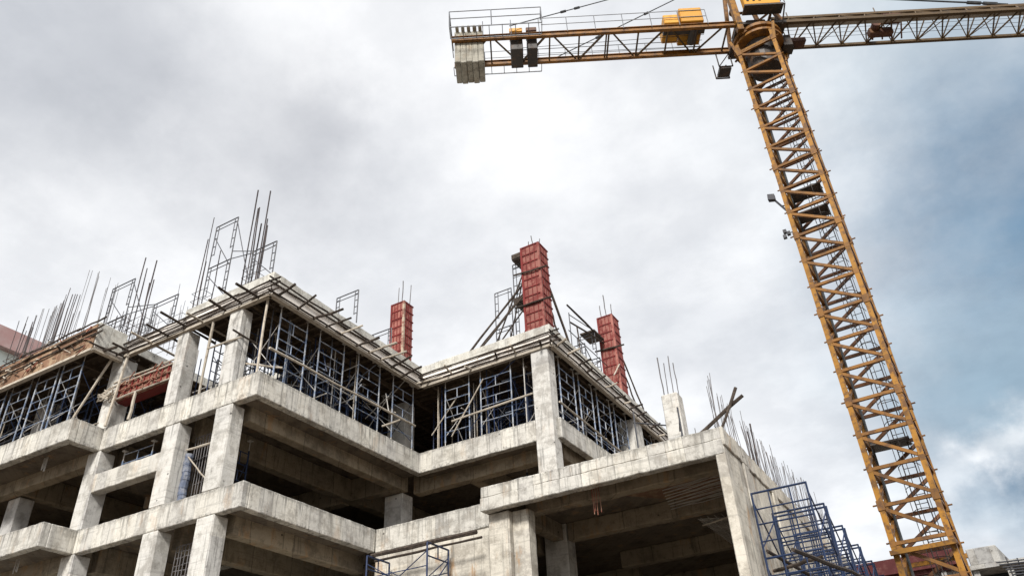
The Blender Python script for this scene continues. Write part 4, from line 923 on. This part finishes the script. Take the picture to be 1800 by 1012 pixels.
# jib axes: ju along the jib to the right, jv away from the viewer
ja = math.radians(28.9)
ju = Vector((math.cos(ja), math.sin(ja), 0)); jv = Vector((-math.sin(ja), math.cos(ja), 0))
def jp(u, v, z): p = CR + ju * u + jv * v; return (p.x, p.y, z)
def jbox(m, u0, u1, v0, v1, z0, z1): 
    return m.hexa([jp(u0, v0, z0), jp(u1, v0, z0), jp(u1, v1, z0), jp(u0, v1, z0), jp(u0, v0, z1), jp(u1, v0, z1), jp(u1, v1, z1), jp(u0, v1, z1)])
ZJ = 32.7; JH = 0.82
jbox(MB(), -1.25, 1.25, -1.1, 1.1, 32.34, 32.5).build('turntable', 'crane_dark', K)
# counter-jib: two I-beams, plan bracing
CL = -15.55
for sv in (-1, 1):
    m = MB(); v = sv * JH
    jbox(m, CL, -1.2, v - 0.09, v + 0.09, ZJ + 0.13, ZJ + 0.16); jbox(m, CL, -1.2, v - 0.09, v + 0.09, ZJ - 0.16, ZJ - 0.13); jbox(m, CL, -1.2, v - 0.02, v + 0.02, ZJ - 0.13, ZJ + 0.13)
    m.build('counter_jib_beam', 'crane_brown', K)
us = [-1.6 - 1.5 * i for i in range(10)]
for i in range(9):
    a, b = us[i], us[i + 1]; m = MB()
    m.bar(jp(a, -JH, ZJ - 0.05), jp(a, JH, ZJ - 0.05), 0.055, 4)
    if i == 4: m.bar(jp(a - 0.12, -JH, ZJ - 0.05), jp(a - 0.12, JH, ZJ - 0.05), 0.05, 4)
    if i % 2 == 0:
        m.bar(jp(a - 0.1, -JH, ZJ), jp(b + 0.1, JH, ZJ), 0.04, 4); m.bar(jp(a - 0.25, -JH, ZJ - 0.1), jp(b - 0.05, JH, ZJ - 0.1), 0.03, 4)
    else:
        m.bar(jp(a - 0.1, JH, ZJ), jp(b + 0.1, -JH, ZJ), 0.05, 4)
    m.build('counter_jib_brace', 'crane_jib', K)
# handrails and walkways
m = MB()
for i in range(9):
    u = -2.6 - 1.42 * i; m.bar(jp(u, -JH - 0.15, ZJ), jp(u, -JH - 0.15, ZJ + 1.1), 0.022, 5)
for z in (0.6, 1.1): m.bar(jp(-2.6, -JH - 0.15, ZJ + z), jp(-11.0, -JH - 0.15, ZJ + z), 0.02, 5)
m.build('handrail', 'rail', K)
m = MB()
for i in range(9):
    u = -2.6 - 1.42 * i; m.bar(jp(u, JH + 0.15, ZJ), jp(u, JH + 0.15, ZJ + 1.1), 0.02, 5)
for z in (0.6, 1.1): m.bar(jp(-2.6, JH + 0.15, ZJ + z), jp(-15.0, JH + 0.15, ZJ + z), 0.018, 5)
m.build('handrail', 'rail', K)
m = MB()
UL, UR = -15.6, -11.0
for v in (-JH - 0.8,):
    for u in (UL, -13.5, UR): m.bar(jp(u, v, ZJ), jp(u, v, ZJ + 1.15), 0.03, 5)
    for z in (0.6, 1.15): m.bar(jp(UL, v, ZJ + z), jp(UR, v, ZJ + z), 0.024, 5)
m.bar(jp(UL, -JH - 0.8, ZJ + 1.15), jp(UL, JH, ZJ + 1.15), 0.024, 5).bar(jp(UL, -JH - 0.8, ZJ + 0.6), jp(UL, JH, ZJ + 0.6), 0.024, 5)
m.bar(jp(UR, -JH - 0.8, ZJ + 1.15), jp(UR, -JH, ZJ + 1.15), 0.024, 5)
m.build('platform_rail', 'rail', K)
m = MB()
for v0, v1 in ((-JH - 0.8, -JH - 0.1), (JH + 0.1, JH + 0.65)):
    m.bar(jp(UL, v0, ZJ - 0.05), jp(UR, v0, ZJ - 0.05), 0.03, 4).bar(jp(UL, v1, ZJ - 0.05), jp(UR, v1, ZJ - 0.05), 0.03, 4)
    for i in range(8): m.bar(jp(UL + i * (UR - UL) / 7, v0, ZJ - 0.05), jp(UL + i * (UR - UL) / 7, v1, ZJ - 0.05), 0.024, 4)
m.build('walkway_frame', 'rail', K)
# counterweight blocks
for i in range(5):
    u = -15.42 + i * 0.292
    m = MB(); jbox(m, u, u + 0.285, -0.70, 0.70, ZJ - 1.55 - 0.06 * (i % 2), ZJ + 0.75); jbox(m, u + 0.06, u + 0.225, -0.95, 0.95, ZJ + 0.752, ZJ + 0.92)
    m.build('counterweight', 'cw', K, bevel=0.03)
# winch frames near the counterweight
for u, w, mt in ((-12.6, 0.62, 'crane_dark'), (-11.75, 0.5, 'crane_dark')):
    m = MB(); jbox(m, u, u + w, -0.62, 0.6, ZJ - 0.75, ZJ + 0.55); m.build('hoist_box', mt, K, bevel=0.03)
    m = MB(); jbox(m, u - 0.02, u + w + 0.02, -0.68, 0.0, ZJ + 0.56, ZJ + 0.85); m.build('hoist_cover', 'crane_yellow' if u < -12 else 'trolley', K, bevel=0.03)
# yellow machinery housing on the counter-jib
m = MB(); jbox(m, -3.9, -2.75, -0.95, 0.6, ZJ + 0.28, ZJ + 1.35); m.build('winch_housing', 'crane_yellow', K, bevel=0.04)
m = MB(); jbox(m, -4.75, -3.95, -0.9, 0.4, ZJ + 0.28, ZJ + 0.95); m.build('winch_housing', 'crane_yellow', K, bevel=0.04)
m = MB(); jbox(m, -4.8, -2.7, -0.72, -0.35, ZJ + 0.0, ZJ + 0.26); m.bar(jp(-3.3, -0.75, ZJ + 0.0), jp(-3.3, 0.2, ZJ + 0.0), 0.2, 12); m.build('winch_drum', 'crane_dark', K)
for z, v in ((0.0, -0.3), (0.12, 0.15), (-0.1, 0.35)): MB().bar(jp(-2.7, v, ZJ + z), jp(-12.2, v * 0.5, ZJ + z - 0.1), 0.014, 5).build('hoist_rope', 'cable', K)
# tower head
AP = (0.0, 0.0, 38.6)
m = MB()
for su in (-1, 1):
    for sv in (-1, 1):
        m.bar(jp(su * 1.12, sv * 0.95, 32.4), jp(su * 0.35 - 0.2, sv * 0.3, 38.4), 0.13, 4, up=ju)
for z, s in ((33.6, 0.87), (35.4, 0.68), (37.0, 0.5)):
    for sv in (-1, 1): m.bar(jp(-1.0 * s, sv * 0.9 * s, z), jp(0.9 * s, sv * 0.9 * s, z), 0.07, 4)
    for su in (-1, 1): m.bar(jp(su * 0.95 * s, -0.9 * s, z), jp(su * 0.95 * s, 0.9 * s, z), 0.07, 4)
for sv in (-1, 1): m.bar(jp(-1.0, sv * 0.9, 31.9), jp(0.8, sv * 0.8, 33.6), 0.06, 4); m.bar(jp(0.8, sv * 0.8, 33.6), jp(-0.65, sv * 0.65, 35.4), 0.06, 4)
m.build('tower_head', 'crane_brown', K)
m = MB(); jbox(m, -1.25, -0.95, -1.1, -0.8, 32.0, 36.2); m.build('head_post', 'crane', K)
m = MB(); jbox(m, -0.85, 0.95, -1.75, -1.35, 33.0, 35.4); m.build('machinery_cabinet', 'crane_yellow', K, bevel=0.04)
for u in (-0.72, -0.42, -0.12): jbox(MB(), u, u + 0.12, -1.775, -1.752, 33.25, 33.65).build('cabinet_vent', 'black', K)
m = MB(); jbox(m, -0.9, 1.05, -1.8, -1.2, 32.86, 32.96); m.build('head_platform', 'crane_dark', K)
m = MB(); jbox(m, -0.5, 0.5, -0.6, 0.6, 32.52, 33.3); m.build('slewing_gear_box', 'crane_dark', K, bevel=0.05)
m = MB()
for u, v in ((1.1, -1.8), (1.1, -0.5), (1.1, 0.9)): m.bar(jp(u, v, 32.96), jp(u, v, 34.1), 0.025, 5)
for z in (33.5, 34.1): m.bar(jp(1.1, -1.8, z), jp(1.1, 0.9, z), 0.022, 5)
m.bar(jp(1.1, -1.8, 32.9), jp(1.0, -1.1, 32.2), 0.04, 5)
m.build('head_rail', 'crane_dark', K)
# access basket under the counter-jib root and the clutter at the jib root
m = MB()
for u in (-1.9, -1.2):
    for v in (0.9, 1.7):
        m.bar(jp(u, v, 31.6), jp(u, v, 32.6), 0.035, 5)
for v in (0.9, 1.7): m.bar(jp(-1.9, v, 31.6), jp(-1.2, v, 31.6), 0.04, 5); m.bar(jp(-1.9, v, 31.6), jp(-1.2, v, 32.6), 0.03, 5)
jbox(m, -1.85, -1.25, 1.0, 1.6, 31.55, 31.75)
m.build('access_basket', 'crane_dark', K)
m = MB(); jbox(m, 1.15, 1.6, -0.3, 1.2, 31.6, 32.3); jbox(m, 1.3, 1.9, 0.2, 0.7, 32.0, 32.4); m.build('jib_root', 'crane_dark', K)
m = MB(); jbox(m, 1.2, 2.5, 0.0, 0.5, 32.2, 32.45); m.build('jib_lug', 'trolley', K)
# main jib: two lower chords and one upper chord
JL = 24.0
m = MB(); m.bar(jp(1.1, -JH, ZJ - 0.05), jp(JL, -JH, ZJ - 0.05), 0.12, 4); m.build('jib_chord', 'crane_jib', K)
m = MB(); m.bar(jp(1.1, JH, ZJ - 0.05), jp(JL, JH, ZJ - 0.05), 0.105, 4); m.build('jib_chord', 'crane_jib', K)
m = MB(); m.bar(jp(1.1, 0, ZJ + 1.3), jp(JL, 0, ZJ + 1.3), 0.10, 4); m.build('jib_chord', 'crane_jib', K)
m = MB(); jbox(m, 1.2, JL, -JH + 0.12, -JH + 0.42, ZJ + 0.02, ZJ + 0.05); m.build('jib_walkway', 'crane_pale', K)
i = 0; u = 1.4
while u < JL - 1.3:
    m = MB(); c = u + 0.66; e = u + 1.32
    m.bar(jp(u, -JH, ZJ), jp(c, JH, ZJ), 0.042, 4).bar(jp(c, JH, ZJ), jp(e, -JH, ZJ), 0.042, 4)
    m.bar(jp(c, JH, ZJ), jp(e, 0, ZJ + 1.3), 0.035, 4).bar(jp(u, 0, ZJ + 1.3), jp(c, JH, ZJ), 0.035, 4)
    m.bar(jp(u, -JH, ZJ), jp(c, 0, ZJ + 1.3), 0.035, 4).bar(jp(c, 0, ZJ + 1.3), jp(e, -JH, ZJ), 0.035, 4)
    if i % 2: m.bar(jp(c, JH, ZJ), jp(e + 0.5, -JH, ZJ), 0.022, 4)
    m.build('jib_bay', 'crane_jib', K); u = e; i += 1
for v, z in ((0.1, 0.1), (0.3, 0.05), (-0.1, 0.2)): MB().bar(jp(1.5, v, ZJ + z), jp(JL, v, ZJ + z), 0.011, 5).build('hoist_rope', 'cable', K)
for u in (2.0, 6.6): MB().bar(jp(u, 0, ZJ + 1.3), jp(u, 0, ZJ + 1.75), 0.03, 5).build('jib_pin', 'crane_jib', K)
# trolley
m = MB(); jbox(m, 6.5, 7.4, -0.6, -0.2, ZJ + 0.1, ZJ + 0.5); jbox(m, 5.9, 7.1, 0.0, 0.35, ZJ - 0.2, ZJ + 0.2); m.bar(jp(6.2, -0.3, ZJ + 0.15), jp(6.2, 0.5, ZJ + 0.15), 0.22, 12)
for u in (6.0, 6.5, 7.0, 7.5): m.bar(jp(u, -0.5, ZJ + 0.6), jp(u + 0.1, 0.4, ZJ - 0.3), 0.05, 4)
m.build('trolley', 'trolley', K, bevel=0.02)
# pendant lines
for p, q in ((jp(-12.6, -JH - 0.1, ZJ + 0.7), (jp(-0.3, -0.2, 38.3))), (jp(-10.2, JH, ZJ + 0.2), (jp(-0.3, 0.2, 38.3)))):
    MB().bar(p, q, 0.028, 6).build('pendant_line', 'cable', K)
    pv, qv = Vector(p), Vector(q)
    for s in (0.22, 0.28, 0.5): a = pv.lerp(qv, s); b = pv.lerp(qv, s + 0.022); MB().bar(a, b, 0.07, 6).build('pendant_link', 'cable', K)
p, q = Vector(jp(13.6, 0, ZJ + 1.45)), Vector(jp(0.1, 0, 36.3))
MB().bar(p, q, 0.05, 6).build('pendant_line', 'cable', K)
for s in (0.04, 0.1): MB().bar(p.lerp(q, s), p.lerp(q, s + 0.05), 0.10, 6).build('pendant_link', 'cable', K)

# ------------------------------------------------------------------ buildings beyond
t = thing('far_building', (-6, 63, GZ), 'low pale far building with a dark red roof band behind the crane mast', 'building')
bx('wall', 'far_wall', t, -16, -0.9, 60, 74, GZ, 11.9)
m = MB().box(-16.5, -0.7, 59.3, 74.6, 12.15, 13.1); m.build('roof_band', 'far_red', t)
bx('soffit', 'far_red', t, -16.2, -0.8, 59.6, 74.3, 11.9, 12.15)
for i in range(9):
    x = -9.5 + i * 1.05; fr = bx('window', 'black', t, x, x + 0.55, 59.96, 60.02, 9.8, 11.2)
    m = MB().box(x - 0.06, x + 0.61, 59.93, 59.98, 9.7, 9.8); m.build('sill', 'far_wall', fr)
for i in range(4): bx('pier', 'far_wall', t, -8.6 + i * 2.1, -8.3 + i * 2.1, 59.7, 60.0, GZ, 11.89)
t = thing('far_building', (1.2, 62, GZ), 'grey concrete shell beyond the crane mast with dark open storey below', 'building')
MB().prism([(-0.5, 60), (1.25, 60), (2.0, 66), (-0.5, 66)], 12.0, 13.05).build('parapet', 'far_wall', t, bevel=0.05)
MB().box(-0.6, 3.2, 59.7, 66.2, 11.7, 11.97).build('slab', 'far_wall', t)
for x in (-0.5, 1.4, 3.0): bx('column', 'far_wall', t, x, x + 0.35, 60, 60.4, GZ, 11.69)
bx('wall', 'black', t, -0.4, 3.0, 62, 62.3, GZ, 11.68)  # black sheet standing in for the shade inside the open storey
t = thing('far_scaffold', (3, 57, GZ), 'dark scaffold clutter beside the grey concrete shell beyond the crane', 'scaffold')
m = MB()
for i in range(6):
    x = 1.5 + i * 0.55; m.bar((x, 57, GZ), (x, 57, 11.4 - 0.14 * i + random.uniform(-.2, .5)), 0.04, 5)
m.build('upright', 'grey_steel', t)
m = MB()
for i in range(9):
    z = 11.35 - i * 0.16; m.bar((0.9 + i * 0.12, 56.9, z), (5.5, 56.9, z - 0.2 + random.uniform(-.1, .1)), 0.045, 5)
m.build('ledger', 'grey_steel', t)
m = MB()
for i in range(4): m.box(2.4, 8.5, 57.2 + i * 0.5, 57.6 + i * 0.5, 10.3 - 0.3 * i, 10.4 - 0.3 * i)
m.build('board', 'blue_dark', t)
t = thing('far_building', (-60, 35, GZ), 'pale mint building with a faded rose roof edge', 'building')
bx('wall', 'mint', t, -75, -53.6, 6, 36, GZ, 28.55)
MB().prism([(-75.5, 5.5), (-53.0, 5.5), (-53.0, 36.5), (-75.5, 36.5)], 28.55, 30.0).build('roof_edge', 'pink_red', t)
